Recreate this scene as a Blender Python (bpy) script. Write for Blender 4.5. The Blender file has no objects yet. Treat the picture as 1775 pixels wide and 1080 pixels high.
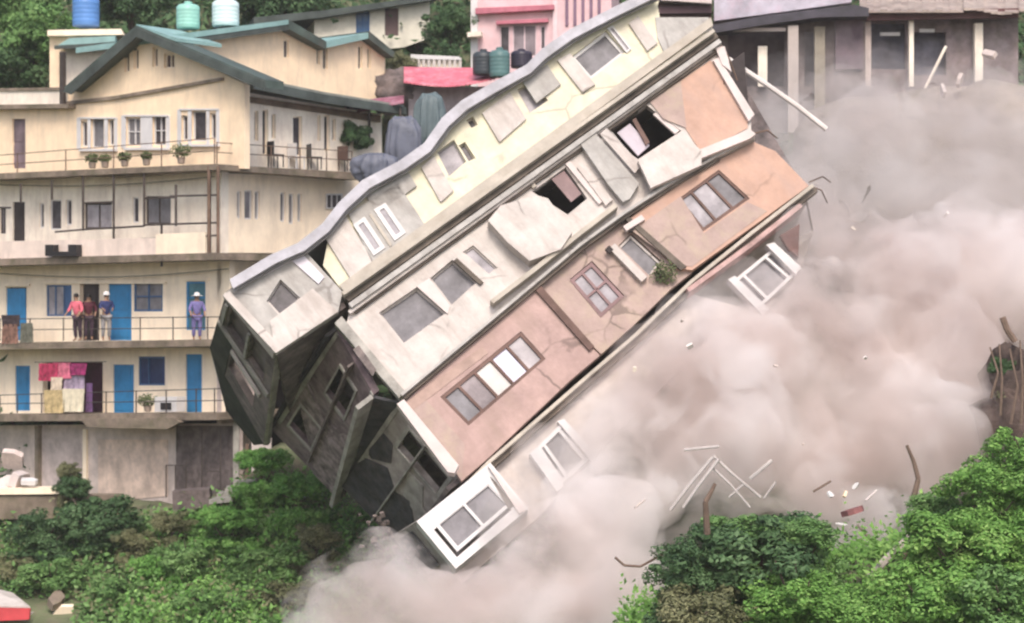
import bpy, math, random
import numpy as np
from mathutils import Vector, Matrix, noise
from mathutils.geometry import tessellate_polygon

random.seed(7); rng = np.random.default_rng(7)
C = bpy.context.scene.collection
scene = bpy.context.scene

# ------------------------------------------------------------------ camera, world, sun, exposure
DIST = 70.0; PXM = 50.0; CXP, CYP = 887.5, 540.0
cam_d = bpy.data.cameras.new('camera'); cam = bpy.data.objects.new('camera', cam_d); C.objects.link(cam)
cam.location = (0, -DIST, 0); cam.rotation_euler = (math.radians(90), 0, 0)
cam_d.sensor_fit = 'HORIZONTAL'; cam_d.sensor_width = 36
cam_d.lens = 36 * DIST / (1775 / PXM)
cam_d.clip_start = 1; cam_d.clip_end = 1500
cam_d.dof.use_dof = True; cam_d.dof.focus_distance = 20; cam_d.dof.aperture_fstop = 2.5   # hand-held long zoom, slightly out of focus
scene.camera = cam

SUN_EL, SUN_AZ = math.radians(50), math.radians(176)      # azimuth measured clockwise from +Y
w = bpy.data.worlds.new('World'); scene.world = w; w.use_nodes = True
nt = w.node_tree; bg = nt.nodes['Background']
sky = nt.nodes.new('ShaderNodeTexSky'); sky.sky_type = 'NISHITA'; sky.sun_disc = False
sky.sun_elevation = SUN_EL; sky.sun_rotation = SUN_AZ
sky.air_density = 1.0; sky.dust_density = 4.0; sky.ozone_density = 0.5
nt.links.new(sky.outputs[0], bg.inputs[0]); bg.inputs[1].default_value = 0.15
sl = bpy.data.lights.new('sun', 'SUN'); sl.energy = 1.5; sl.angle = math.radians(18); sl.color = (1.0, 0.93, 0.86)
so = bpy.data.objects.new('sun', sl); C.objects.link(so)
sd = Vector((math.sin(SUN_AZ) * math.cos(SUN_EL), math.cos(SUN_AZ) * math.cos(SUN_EL), math.sin(SUN_EL)))
so.rotation_euler = sd.to_track_quat('Z', 'Y').to_euler(); so.location = (30, -60, 60)
scene.view_settings.view_transform = 'Standard'; scene.view_settings.look = 'None'
scene.view_settings.exposure = 0.62; scene.view_settings.gamma = 1.0
cy = scene.cycles
cy.max_bounces = 8; cy.diffuse_bounces = 3; cy.glossy_bounces = 2; cy.transmission_bounces = 4
cy.volume_bounces = 8; cy.transparent_max_bounces = 8
cy.volume_step_rate = 0.4; cy.volume_max_steps = 256
cy.use_denoising = True

# ------------------------------------------------------------------ pixel -> world
def ray(px, py):
    return Vector(((px - CXP) / PXM / DIST, 1.0, (CYP - py) / PXM / DIST))
CAM = Vector((0, -DIST, 0))
def at(px, py, Y):
    return CAM + ray(px, py) * (DIST + Y)
class Plane:
    def __init__(s, o, eu, ew):
        s.o = Vector(o); s.ew = Vector(ew).normalized(); eu = Vector(eu); s.eu = (eu - s.ew * eu.dot(s.ew)).normalized()
        s.ev = s.eu.cross(s.ew)
    def hit(s, px, py, w=0.0):
        r = ray(px, py); o = s.o + s.ew * w
        t = (o - CAM).dot(s.ew) / r.dot(s.ew)
        return CAM + r * t

# ------------------------------------------------------------------ materials
MATS = {}
def mat(name, col, rough=0.85, var=0.12, scale=1.2, stain=0.0, stain_col=(0.12, 0.10, 0.07), bump=0.15, metal=0.0, spec=0.3, streak=0.0, col2=None, crack=0.0):
    if name in MATS: return MATS[name]
    m = bpy.data.materials.new(name); m.use_nodes = True; t = m.node_tree; n = t.nodes; L = t.links
    b = n['Principled BSDF']; b.inputs['Roughness'].default_value = rough; b.inputs['Metallic'].default_value = metal
    b.inputs['Specular IOR Level'].default_value = spec
    tc = n.new('ShaderNodeTexCoord')
    nz = n.new('ShaderNodeTexNoise'); nz.inputs['Scale'].default_value = scale; nz.inputs['Detail'].default_value = 6; nz.inputs['Roughness'].default_value = 0.65
    L.new(tc.outputs['Object'], nz.inputs['Vector'])
    mx = n.new('ShaderNodeMix'); mx.data_type = 'RGBA'
    c = np.array(col); lo = np.clip(c * (1 - var * 1.6), 0, 1); hi = np.clip(c * (1 + var), 0, 1)
    if col2 is not None: lo = np.array(col2)
    mx.inputs[6].default_value = (*lo, 1); mx.inputs[7].default_value = (*hi, 1)
    rp = n.new('ShaderNodeMapRange'); rp.inputs[1].default_value = 0.3; rp.inputs[2].default_value = 0.7
    L.new(nz.outputs[0], rp.inputs[0]); L.new(rp.outputs[0], mx.inputs[0])
    out = mx.outputs[2]
    if stain > 0:
        mp = n.new('ShaderNodeMapping'); mp.inputs['Scale'].default_value = (1.1, 1.1, 0.28 if streak else 1.0)
        L.new(tc.outputs['Object'], mp.inputs[0])
        n2 = n.new('ShaderNodeTexNoise'); n2.inputs['Scale'].default_value = 1.7; n2.inputs['Detail'].default_value = 8; n2.inputs['Roughness'].default_value = 0.7
        L.new(mp.outputs[0], n2.inputs['Vector'])
        r2 = n.new('ShaderNodeMapRange'); r2.inputs[1].default_value = 0.47; r2.inputs[2].default_value = 0.72; r2.inputs[4].default_value = stain
        L.new(n2.outputs[0], r2.inputs[0])
        m2 = n.new('ShaderNodeMix'); m2.data_type = 'RGBA'; m2.inputs[7].default_value = (*stain_col, 1)
        L.new(out, m2.inputs[6]); L.new(r2.outputs[0], m2.inputs[0]); out = m2.outputs[2]
    if crack > 0:
        nd = n.new('ShaderNodeTexNoise'); nd.inputs['Scale'].default_value = 1.3; nd.inputs['Detail'].default_value = 5; L.new(tc.outputs['Object'], nd.inputs['Vector'])
        vm = n.new('ShaderNodeMix'); vm.data_type = 'VECTOR'; vm.inputs[0].default_value = .28; L.new(tc.outputs['Object'], vm.inputs[4]); L.new(nd.outputs[1], vm.inputs[5])
        vo = n.new('ShaderNodeTexVoronoi'); vo.feature = 'DISTANCE_TO_EDGE'; vo.inputs['Scale'].default_value = .75; L.new(vm.outputs[1], vo.inputs['Vector'])
        cm = n.new('ShaderNodeMapRange'); cm.inputs[1].default_value = .006; cm.inputs[2].default_value = .022; cm.inputs[3].default_value = crack; cm.inputs[4].default_value = 0; L.new(vo.outputs['Distance'], cm.inputs[0])
        nm = n.new('ShaderNodeTexNoise'); nm.inputs['Scale'].default_value = .55; nm.inputs['Detail'].default_value = 3; L.new(tc.outputs['Object'], nm.inputs['Vector'])
        rm = n.new('ShaderNodeMapRange'); rm.inputs[1].default_value = .50; rm.inputs[2].default_value = .60; L.new(nm.outputs[0], rm.inputs[0])
        cx = n.new('ShaderNodeMath'); cx.operation = 'MULTIPLY'; L.new(cm.outputs[0], cx.inputs[0]); L.new(rm.outputs[0], cx.inputs[1]); cm = cx
        m3 = n.new('ShaderNodeMix'); m3.data_type = 'RGBA'; m3.inputs[7].default_value = (0.10, 0.075, 0.065, 1); L.new(out, m3.inputs[6]); L.new(cm.outputs[0], m3.inputs[0]); out = m3.outputs[2]
    L.new(out, b.inputs['Base Color'])
    if bump > 0:
        n3 = n.new('ShaderNodeTexNoise'); n3.inputs['Scale'].default_value = 9; n3.inputs['Detail'].default_value = 5
        L.new(tc.outputs['Object'], n3.inputs['Vector'])
        bp = n.new('ShaderNodeBump'); bp.inputs['Strength'].default_value = bump; bp.inputs['Distance'].default_value = 0.05
        L.new(n3.outputs[0], bp.inputs['Height']); L.new(bp.outputs[0], b.inputs['Normal'])
    MATS[name] = m; return m
def leafmat(name, cols, trans=0.25):
    m = bpy.data.materials.new(name); m.use_nodes = True; t = m.node_tree; n = t.nodes; L = t.links
    b = n['Principled BSDF']; b.inputs['Roughness'].default_value = 0.6; b.inputs['Specular IOR Level'].default_value = 0.25
    g = n.new('ShaderNodeNewGeometry'); cr = n.new('ShaderNodeValToRGB'); cr.color_ramp.interpolation = 'LINEAR'
    e = cr.color_ramp.elements
    while len(e) < len(cols): e.new(0.5)
    for i, c in enumerate(cols): e[i].position = i / (len(cols) - 1); e[i].color = (*c, 1)
    nz = n.new('ShaderNodeTexNoise'); nz.inputs['Scale'].default_value = 0.55; nz.inputs['Detail'].default_value = 3
    tc = n.new('ShaderNodeTexCoord'); L.new(tc.outputs['Object'], nz.inputs['Vector'])
    mr = n.new('ShaderNodeMapRange'); mr.inputs[1].default_value = 0.3; mr.inputs[2].default_value = 0.7
    L.new(nz.outputs[0], mr.inputs[0])
    ma = n.new('ShaderNodeMath'); ma.operation = 'MULTIPLY'; ma.inputs[1].default_value = 0.5; L.new(g.outputs['Random Per Island'], ma.inputs[0])
    mb = n.new('ShaderNodeMath'); mb.operation = 'MULTIPLY_ADD'; mb.inputs[1].default_value = 0.5
    L.new(mr.outputs[0], mb.inputs[0]); L.new(ma.outputs[0], mb.inputs[2])
    L.new(mb.outputs[0], cr.inputs[0]); L.new(cr.outputs[0], b.inputs['Base Color'])
    tr = n.new('ShaderNodeBsdfTranslucent'); L.new(cr.outputs[0], tr.inputs[0])
    ms = n.new('ShaderNodeMixShader'); ms.inputs[0].default_value = trans
    L.new(b.outputs[0], ms.inputs[1]); L.new(tr.outputs[0], ms.inputs[2]); L.new(ms.outputs[0], n['Material Output'].inputs[0])
    MATS[name] = m; return m

cream = mat('cream_plaster', (0.94, 0.73, 0.52), var=0.08, stain=0.45, stain_col=(0.52, 0.42, 0.32), streak=1)
cream_pale = mat('pale_cream_plaster', (0.94, 0.79, 0.62), var=0.08, stain=0.45, stain_col=(0.52, 0.44, 0.36), streak=1)
lilac = mat('weathered_lilac_plaster', (0.95, 0.82, 0.70), var=0.12, stain=0.5, stain_col=(0.42, 0.35, 0.31), streak=1)
concrete_old = mat('old_concrete', (0.62, 0.52, 0.48), var=0.2, stain=0.6, stain_col=(0.32, 0.26, 0.24), bump=0.4)
concrete_dark = mat('dark_damp_concrete', (0.17, 0.135, 0.13), var=0.45, scale=1.6, stain=0.8, stain_col=(0.045, 0.04, 0.04), bump=0.6)
slab_m = mat('stained_slab_concrete', (0.24, 0.19, 0.15), var=0.35, stain=0.7, stain_col=(0.10, 0.10, 0.05), bump=0.3)
roof_green = mat('green_roof_sheet', (0.07, 0.095, 0.082), rough=0.5, var=0.25, stain=0.5, stain_col=(0.10, 0.08, 0.07), bump=0.1)
roof_teal = mat('teal_roof_sheet', (0.26, 0.42, 0.41), rough=0.5, var=0.15, stain=0.3, stain_col=(0.12, 0.2, 0.2), bump=0.1)
fascia_dark = mat('dark_fascia_board', (0.07, 0.085, 0.08), var=0.3)
glass_dark = mat('dark_window_glass', (0.07, 0.06, 0.07), rough=0.4, var=0.5, scale=2.5, bump=0, spec=0.3)
glass_grey = mat('dusty_window_glass', (0.21, 0.20, 0.215), rough=0.55, var=0.3, scale=1.4, bump=0, spec=0.2)
glass_pale = mat('curtained_glass', (0.36, 0.335, 0.36), rough=0.55, var=0.3, scale=1.6, bump=0, spec=0.2)
frame_white = mat('white_window_paint', (0.64, 0.62, 0.62), var=0.08, bump=0.05)
frame_brown = mat('brown_window_paint', (0.16, 0.10, 0.085), var=0.25, bump=0.05)
frame_blue = mat('blue_window_paint', (0.06, 0.13, 0.27), var=0.2, bump=0.05)
door_blue = mat('blue_door_paint', (0.035, 0.22, 0.46), var=0.2, rough=0.5, bump=0.05)
iron = mat('dark_iron', (0.07, 0.055, 0.05), var=0.3, rough=0.6, bump=0)
iron_rust = mat('rusty_iron', (0.17, 0.11, 0.08), var=0.4, rough=0.8, bump=0)
att_cream = mat('bright_cream_render', (0.70, 0.655, 0.50), var=0.12, scale=1.8, stain=0.75, stain_col=(0.56, 0.50, 0.44), bump=0.2, streak=1, crack=.35)
off_white = mat('off_white_render', (0.57, 0.52, 0.49), var=0.12, scale=1.5, stain=0.8, stain_col=(0.37, 0.315, 0.285), bump=0.25, streak=1, crack=.5)
grey_white = mat('grey_white_render', (0.44, 0.42, 0.40), var=0.15, scale=1.8, stain=0.8, stain_col=(0.27, 0.245, 0.225), bump=0.3, streak=1, crack=.4)
peach = mat('peach_render', (0.42, 0.295, 0.27), var=0.16, scale=1.4, stain=0.85, stain_col=(0.33, 0.24, 0.205), bump=0.3, streak=1, crack=.6)
orange_r = mat('orange_render', (0.50, 0.325, 0.255), var=0.12, scale=1.2, stain=0.75, stain_col=(0.42, 0.30, 0.26), bump=0.2, streak=1, crack=.5)
pinkgrey = mat('pink_grey_render', (0.40, 0.30, 0.27), var=0.12, scale=1.4, stain=0.8, stain_col=(0.44, 0.36, 0.27), bump=0.3, crack=.6)
trim_cream = mat('cream_cornice', (0.46, 0.415, 0.36), var=0.15, stain=0.6, stain_col=(0.34, 0.29, 0.23), bump=0.2)
shadow_and_pipe = mat('shadow_and_pipe_paint', (0.14, 0.115, 0.095), var=0.35, bump=0.2)  # dark colour painting the shadow under slab edges; downpipes share it
trim_pink = mat('pinkish_white_beam', (0.62, 0.54, 0.52), var=0.08, stain=0.3, stain_col=(0.5, 0.42, 0.38))
roof_grey = mat('pale_grey_roof_sheet', (0.52, 0.53, 0.56), var=0.1, rough=0.45, stain=0.3, stain_col=(0.34, 0.35, 0.33), bump=0.05)
void_m = mat('dark_room_interior', (0.05, 0.04, 0.04), var=0.3)  # near-black base paints the dark of unlit rooms
side_grey = mat('side_wall_render', (0.20, 0.165, 0.155), var=0.4, scale=1.3, stain=0.85, stain_col=(0.05, 0.042, 0.045), bump=0.5)  # dark from grime and from end-wall shade put into the colour
side_pale = mat('pale_flaking_render', (0.36, 0.34, 0.31), var=0.3, scale=1.6, bump=0.4)

# ------------------------------------------------------------------ mesh helpers
MW = {}
def tag(o, label=None, cat=None, group=None, kind=None):
    if label: o['label'] = label
    if cat: o['category'] = cat
    if group: o['group'] = group
    if kind: o['kind'] = kind
    return o
def empty(name, loc, rot=None, label=None, cat=None, group=None):
    o = bpy.data.objects.new(name, None); C.objects.link(o); o.empty_display_size = 0.3
    M = Matrix.Translation(Vector(loc))
    if rot is not None: M = M @ rot.to_4x4()
    o.matrix_world = M; MW[o.name] = M.copy()
    return tag(o, label, cat, group)
class B:
    def __init__(s): s.v = []; s.f = []
    def prism(s, pts, vec):
        n = len(pts); k = len(s.v); vec = Vector(vec)
        s.v += [tuple(p) for p in pts] + [tuple(Vector(p) + vec) for p in pts]
        tri = tessellate_polygon([[Vector(p) for p in pts]])
        if n == 4:
            s.f.append((k, k + 1, k + 2, k + 3)); s.f.append((k + 7, k + 6, k + 5, k + 4))
        else:
            for a, b, c in tri: s.f.append((k + a, k + b, k + c)); s.f.append((k + n + c, k + n + b, k + n + a))
        for i in range(n):
            j = (i + 1) % n; s.f.append((k + i, k + n + i, k + n + j, k + j))
        return s
    def holed(s, outer, holes, vec):
        loops = [[Vector(p) for p in outer]] + [[Vector(p) for p in h] for h in holes]
        flat = [p for l in loops for p in l]; n = len(flat); k = len(s.v); vec = Vector(vec)
        s.v += [tuple(p) for p in flat] + [tuple(p + vec) for p in flat]
        for a, b, c in tessellate_polygon(loops):
            s.f.append((k + a, k + b, k + c)); s.f.append((k + n + c, k + n + b, k + n + a))
        st = 0
        for l in loops:
            m = len(l)
            for i in range(m):
                j = (i + 1) % m; s.f.append((k + st + i, k + n + st + i, k + n + st + j, k + st + j))
            st += m
        return s
    def box(s, c, d, rot=None):
        c = Vector(c); R = rot or Matrix.Identity(3); x, y, z = [Vector(R.col[i]) * d[i] / 2 for i in range(3)]
        return s.prism([c - x - y - z, c + x - y - z, c + x + y - z, c - x + y - z], z * 2)
    def tube(s, p0, p1, r0, r1=None, n=8):
        p0 = Vector(p0); p1 = Vector(p1); r1 = r0 if r1 is None else r1
        d = (p1 - p0).normalized(); a = d.orthogonal().normalized(); b = d.cross(a); k = len(s.v)
        for p, r in ((p0, r0), (p1, r1)):
            for i in range(n):
                t = 2 * math.pi * i / n; s.v.append(tuple(p + (a * math.cos(t) + b * math.sin(t)) * r))
        for i in range(n): j = (i + 1) % n; s.f.append((k + i, k + j, k + n + j, k + n + i))
        s.f.append(tuple(k + i for i in reversed(range(n)))); s.f.append(tuple(k + n + i for i in range(n)))
        return s
    def path(s, pts, r0, r1=None, n=7):
        r1 = r0 if r1 is None else r1; m = len(pts) - 1
        for i in range(m): s.tube(pts[i], pts[i + 1], r0 + (r1 - r0) * i / m, r0 + (r1 - r0) * (i + 1) / m, n)
        return s
    def lathe(s, c, prof, n=20, axis=None):
        c = Vector(c); k = len(s.v); R = (axis or Vector((0, 0, 1))).to_track_quat('Z', 'Y').to_matrix()
        for r, z in prof:
            for i in range(n):
                t = 2 * math.pi * i / n; s.v.append(tuple(c + R @ Vector((r * math.cos(t), r * math.sin(t), z))))
        for q in range(len(prof) - 1):
            for i in range(n):
                j = (i + 1) % n; s.f.append((k + q * n + i, k + q * n + j, k + (q + 1) * n + j, k + (q + 1) * n + i))
        s.f.append(tuple(k + i for i in reversed(range(n)))); s.f.append(tuple(k + (len(prof) - 1) * n + i for i in range(n)))
        return s
    def build(s, name, m, parent=None, smooth=False, label=None, cat=None, group=None, kind=None, base=None):
        me = bpy.data.meshes.new(name)
        o = bpy.data.objects.new(name, me); C.objects.link(o)
        if parent is not None:
            M = MW[parent.name]; o.parent = parent; MW[o.name] = M
        else:
            a = np.array(s.v); c = (a.min(0) + a.max(0)) / 2; c[2] = a[:, 2].min()
            M = Matrix.Translation(Vector(base if base is not None else c)); o.matrix_world = M; MW[o.name] = M
        I = M.inverted()
        me.from_pydata([tuple(I @ Vector(v)) for v in s.v], [], s.f)
        me.materials.append(m); me.update()
        import bmesh
        bm = bmesh.new(); bm.from_mesh(me); bmesh.ops.recalc_face_normals(bm, faces=bm.faces); bm.to_mesh(me); bm.free()
        if smooth: me.polygons.foreach_set('use_smooth', [True] * len(me.polygons))
        return tag(o, label, cat, group, kind)
def pp(b, pl, pix, w0, w1):
    return b.prism([pl.hit(x, y, w0) for x, y in pix], pl.ew * (w1 - w0))
def rect(x0, y0, x1, y1): return [(x0, y0), (x1, y0), (x1, y1), (x0, y1)]
def bil(q, u, v):
    return (q[0].lerp(q[1], u)).lerp(q[3].lerp(q[2], u), v)
def window(pl, quad, parent, fm, gm, nx=2, ny=1, w=0.06, fw=0.07, fd=0.06, label=None, bars=None, name='window', proud=0.0, paneset=None):
    """quad: TL,TR,BR,BL pixels traced on the wall's own plane (w=0)."""
    q = [pl.hit(x, y, 0) + pl.ew * w for x, y in quad]
    W = (q[1] - q[0]).length; H = (q[3] - q[0]).length; a = fw / max(W, .01); h = fw / max(H, .01)
    vec = pl.ew * fd; b = B()
    def strip(u0, v0, u1, v1): b.prism([bil(q, u0, v0), bil(q, u1, v0), bil(q, u1, v1), bil(q, u0, v1)], vec)
    strip(0, 0, 1, h); strip(0, 1 - h, 1, 1); strip(0, h, a, 1 - h); strip(1 - a, h, 1, 1 - h)
    us = bars if bars else [i / nx for i in range(1, nx)]
    for u in us: strip(u - a * .4, h, u + a * .4, 1 - h)
    for i in range(1, ny): strip(a, i / ny - h * .35, 1 - a, i / ny + h * .35)
    f = b.build(name, fm, parent, label=label)
    edges = [0] + list(us) + [1]
    g = B(); e = pl.ew * (fd * 0.75)
    g.prism([bil(q, .0, .0) + e, bil(q, 1, 0) + e, bil(q, 1, 1) + e, bil(q, 0, 1) + e], pl.ew * 0.02)
    g.build('pane', gm, f)
    if paneset:
        for (i, mm) in paneset:
            u0, u1 = edges[i] + a * .5, edges[i + 1] - a * .5; e2 = pl.ew * (fd * 0.75 - 0.012)
            B().prism([bil(q, u0, h) + e2, bil(q, u1, h) + e2, bil(q, u1, 1 - h) + e2, bil(q, u0, 1 - h) + e2], pl.ew * 0.008).build('curtain', mm, f)
    return f

# ------------------------------------------------------------------ terrain
def TZ(x, y):
    k = min(1, max(0, (-3 - x) / 3))                     # level terrace under the cream house
    yb = 1.5 + 8.5 * k
    base = -6.9 + (0.34 * y if y > -9 else -3.06 + .8 * (y + 9)) if y < 0 else (-6.9 if y < yb else min(-6.9 + 1.7 * (y - yb), -6.9 + 0.9 * (y - 1.5)))
    if y > 40: base = 27.7 + (y - 40) * 0.25
    zr = (-7.0 + 0.27 * (x - 4)) if x > 3 else (-7.27 - 1.2 * (3 - x))
    r = zr - 0.38 * abs(y + 22)
    z = max(base, r)
    z = max(z, -34)
    z += 2.4 * math.exp(-((x + 7.7) ** 2 + (y - .2) ** 2) / 5.5)
    z += 0.35 * noise.noise(Vector((x * .25, y * .25, 3.1))) + 0.12 * noise.noise(Vector((x * 1.1, y * 1.1, 7.7)))
    return z
def build_terrain():
    xs = np.concatenate([np.linspace(-140, -26, 16), np.linspace(-25, 25, 110), np.linspace(26, 140, 16)])
    ys = np.concatenate([np.linspace(-66, -31, 12), np.linspace(-30, 30, 130), np.linspace(31, 160, 20)])
    v = [(x, y, TZ(x, y)) for y in ys for x in xs]; nx = len(xs)
    f = [(j * nx + i, j * nx + i + 1, (j + 1) * nx + i + 1, (j + 1) * nx + i) for j in range(len(ys) - 1) for i in range(nx - 1)]
    me = bpy.data.meshes.new('hillside'); me.from_pydata(v, [], f); me.polygons.foreach_set('use_smooth', [True] * len(f))
    o = bpy.data.objects.new('hillside', me); C.objects.link(o); o['kind'] = 'structure'
    m = mat('hillside_soil', (0.12, 0.14, 0.075), var=0.5, scale=0.5, stain=0.9, stain_col=(0.17, 0.13, 0.10), bump=0.8, rough=0.95)
    me.materials.append(m)
build_terrain()
# bare landslide earth on the right
def lump(name, c, r, m, seed=0, amp=0.25, fr=1.0, pw=1.0, fold=0.0, **kw):
    b = B(); n1, n2 = (90, 24) if fold else (26, 16); c = Vector(c); vs = []
    for i in range(n2 + 1):
        th = math.pi * i / n2
        for j in range(n1):
            ph = 2 * math.pi * j / n1
            d = Vector((math.sin(th) * math.cos(ph), math.sin(th) * math.sin(ph), math.cos(th)))
            k = 1 + amp * noise.noise(d * 2.2 * fr + Vector((seed, 0, 0))) + amp * .5 * noise.noise(d * 5 * fr + Vector((seed, 5, 0)))
            if fold: k *= (1 + fold * math.sin(ph * 11 + 2 * math.sin(ph * 3 + seed)) * (1 - d.z) * .7) * (1 - .22 * d.z)
            g = lambda q: math.copysign(abs(q) ** pw, q)
            vs.append(tuple(c + Vector((g(d.x) * r[0], g(d.y) * r[1], g(d.z) * r[2])) * k))
    b.v = vs
    for i in range(n2):
        for j in range(n1):
            q = (j + 1) % n1; b.f.append((i * n1 + j, i * n1 + q, (i + 1) * n1 + q, (i + 1) * n1 + j))
    return b.build(name, m, smooth=True, **kw)
soil = mat('bare_brown_earth', (0.10, 0.07, 0.06), var=0.5, scale=1.5, stain=0.8, stain_col=(0.07, 0.05, 0.04), bump=1.0, rough=0.95)
lump('earth_bank', at(1812, 705, -14.5), (1.6, 1.8, 1.8), soil, 4, .45, fr=1.6, kind='structure')
lump('earth_foot', at(1830, 850, -15), (2.2, 2.4, 3.0), soil, 9, .4, kind='structure')
lump('earth_slope', at(1690, 330, 6), (7.5, 3.0, 3.6), mat('dusty_earth', (0.30, 0.25, 0.215), var=0.3, scale=1.0, stain=0.6, stain_col=(0.16, 0.14, 0.08), bump=1.0), 5, .3, kind='structure')

# ------------------------------------------------------------------ collapsing building
EW = Vector((-0.04, 0.944, -0.327)).normalized()
FA = Plane(at(585, 530, -13), (0.770, 0.237, 0.592), EW)
FROT = Matrix((FA.eu, FA.ew, FA.ev)).transposed()
fb = empty('collapsing_building', FA.hit(840, 805), FROT,
           'tall peach, white and cream apartment block toppling sideways into the dust', 'building')
D = 10.0
def fp(pix, w0, w1, m, name, label=None, smooth=False, parent=None):
    b = B(); pp(b, FA, pix, w0, w1); return b.build(name, m, parent or fb, label=label)
def fwall(outer, holes, m, name, w0=0.0, w1=0.24, label=None):
    b = B().holed([FA.hit(x, y, w0) for x, y in outer], [[FA.hit(x, y, w0) for x, y in h] for h in holes], FA.ew * (w1 - w0))
    return b.build(name, m, fb, label=label)

# wavy roof edge: outer line and inner line
RO = [(1135, -22), (1060, 14), (985, 52), (940, 84), (912, 112), (850, 145), (800, 174), (766, 204), (735, 248), (690, 280), (628, 312), (588, 350), (558, 388), (516, 421), (470, 441), (398, 484)]
RI = [(1143, -8), (1066, 29), (993, 67), (948, 99), (920, 126), (858, 160), (810, 189), (778, 218), (746, 262), (700, 294), (640, 326), (600, 363), (570, 401), (528, 434), (480, 455), (404, 500)]
b = B(); b2 = B(); b3 = B()
def offs(p, q, k): return (p[0] + (q[0] - p[0]) * k, p[1] + (q[1] - p[1]) * k)
for i in range(len(RO) - 1):
    pp(b, FA, [RO[i], RO[i + 1], RI[i + 1], RI[i]], -0.50, -0.40)
    m0, m1 = offs(RO[i], RI[i], .45), offs(RO[i + 1], RI[i + 1], .45)
    pp(b2, FA, [RO[i], RO[i + 1], m1, m0], -0.398, D)
    n0, n1 = offs(RO[i], RI[i], 1.0), offs(RO[i + 1], RI[i + 1], 1.0); k0, k1 = offs(RO[i], RI[i], 1.35), offs(RO[i + 1], RI[i + 1], 1.35)
    pp(b3, FA, [n0, n1, k1, k0], -0.30, -0.22)
b.build('fascia', mat('pale_lilac_fascia', (0.45, 0.44, 0.48), var=0.15, stain=.8, stain_col=(.30, .29, .30), bump=.3), fb)
b2.build('roof', roof_grey, fb)
b3.build('gutter', mat('grey_gutter', (0.30, 0.29, 0.29), var=0.3), fb)

# attic storey (cream) with a raised wall line under the wavy roof
WA = [(990, 98), (1050, 52), (1084, 90), (1024, 137)]           # attic window
small = [[(757, 262), (787, 242), (808, 280), (778, 306)], [(795, 252), (806, 246), (824, 274), (812, 280)], [(855, 190), (866, 184), (884, 214), (874, 220)],
         [(808, 208), (820, 202), (828, 216), (817, 222)], [(896, 155), (925, 140), (950, 174), (918, 196)]]
top = [(p[0] + 1, p[1] + 2) for p in RI[:-3]]
attic = [(560, 460), (594, 505), (640, 473), (1236, 52), (1228, 32), (1145, 36), (1140, 10)] + top
fwall(attic, [WA] + small, att_cream, 'wall', 0, .24, 'bright cream attic storey wall')
fp([(1136, 30), (1228, 30), (1236, 50), (1152, 92), (1140, 66)], -.05, -.004, grey_white, 'wall_panel')
# pale pilasters and panel bands on the attic
for q, m in (([(836, 196), (884, 160), (912, 206), (866, 246)], off_white), ([(905, 140), (948, 112), (972, 146), (930, 178)], grey_white), ([(730, 290), (752, 270), (786, 330), (764, 350)], off_white), ([(1090, 40), (1106, 28), (1140, 74), (1122, 88)], off_white), ([(634, 338), (706, 296), (722, 322), (652, 372)], grey_white), ([(604, 370), (690, 318), (742, 398), (648, 462)], grey_white), ([(966, 104), (988, 92), (1032, 146), (1010, 160)], off_white), ([(560, 406), (600, 376), (650, 458), (610, 486)], off_white)):
    fp(q, -.09, -.004, m, 'wall_panel')
for q in ([(612, 392), (632, 378), (668, 432), (648, 446)], [(648, 366), (668, 354), (704, 406), (684, 420)]):
    window(FA, q, fb, frame_white, glass_pale, 1, 1, w=-.13, fw=.12, fd=.05)
for q in ([(640, 372), (644, 370), (680, 424), (676, 428)], [(906, 300), (912, 296), (930, 322), (924, 326)]):
    fp(q, -.12, -.005, trim_cream, 'wall_panel')
window(FA, WA, fb, frame_white, glass_grey, 1, 1, w=.10, fw=.10, label='large attic window with white frame')
for q in ([(978, 104), (990, 97), (1026, 144), (1014, 152)], [(1052, 50), (1062, 46), (1094, 86), (1086, 93)]):
    window(FA, q, fb, frame_white, glass_pale, 1, 1, w=-.06, fw=.05, fd=.05, name='side_window')
for q in small: window(FA, q, fb, grey_white if q is small[0] else trim_cream, glass_pale if q is small[4] or q is small[0] else glass_dark, 1, 1, w=.12, fw=.04)
# band at the foot of the attic
fp([(588, 494), (1232, 30), (1236, 44), (600, 510)], -.12, -.05, trim_cream, 'cornice')

# slab 1: cornice, painted shadow strips and lower moulding
def band(a0, a1, t0, t1, w0, w1, m, name, label=None):
    """a long band from a0 to a1 (pixels), t0/t1: thickness downward in pixels at both ends"""
    fp([a0, a1, (a1[0] + t1 * .63, a1[1] + t1 * .77), (a0[0] + t0 * .63, a0[1] + t0 * .77)], w0, w1, m, name, label)
band((592, 506), (1236, 50), 7, 6, -.42, D, trim_cream, 'floor_slab', 'cream edged slab under the attic')
band((598, 514), (1240, 57), 11, 9, -.20, .2, shadow_and_pipe, 'painted_shadow')
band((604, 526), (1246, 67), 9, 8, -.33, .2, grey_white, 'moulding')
band((610, 535), (1250, 76), 10, 8, -.12, .2, shadow_and_pipe, 'painted_shadow')
band((603, 539), (1232, 85), 6, 5, -.22, .2, off_white, 'lintel_band')

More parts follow.
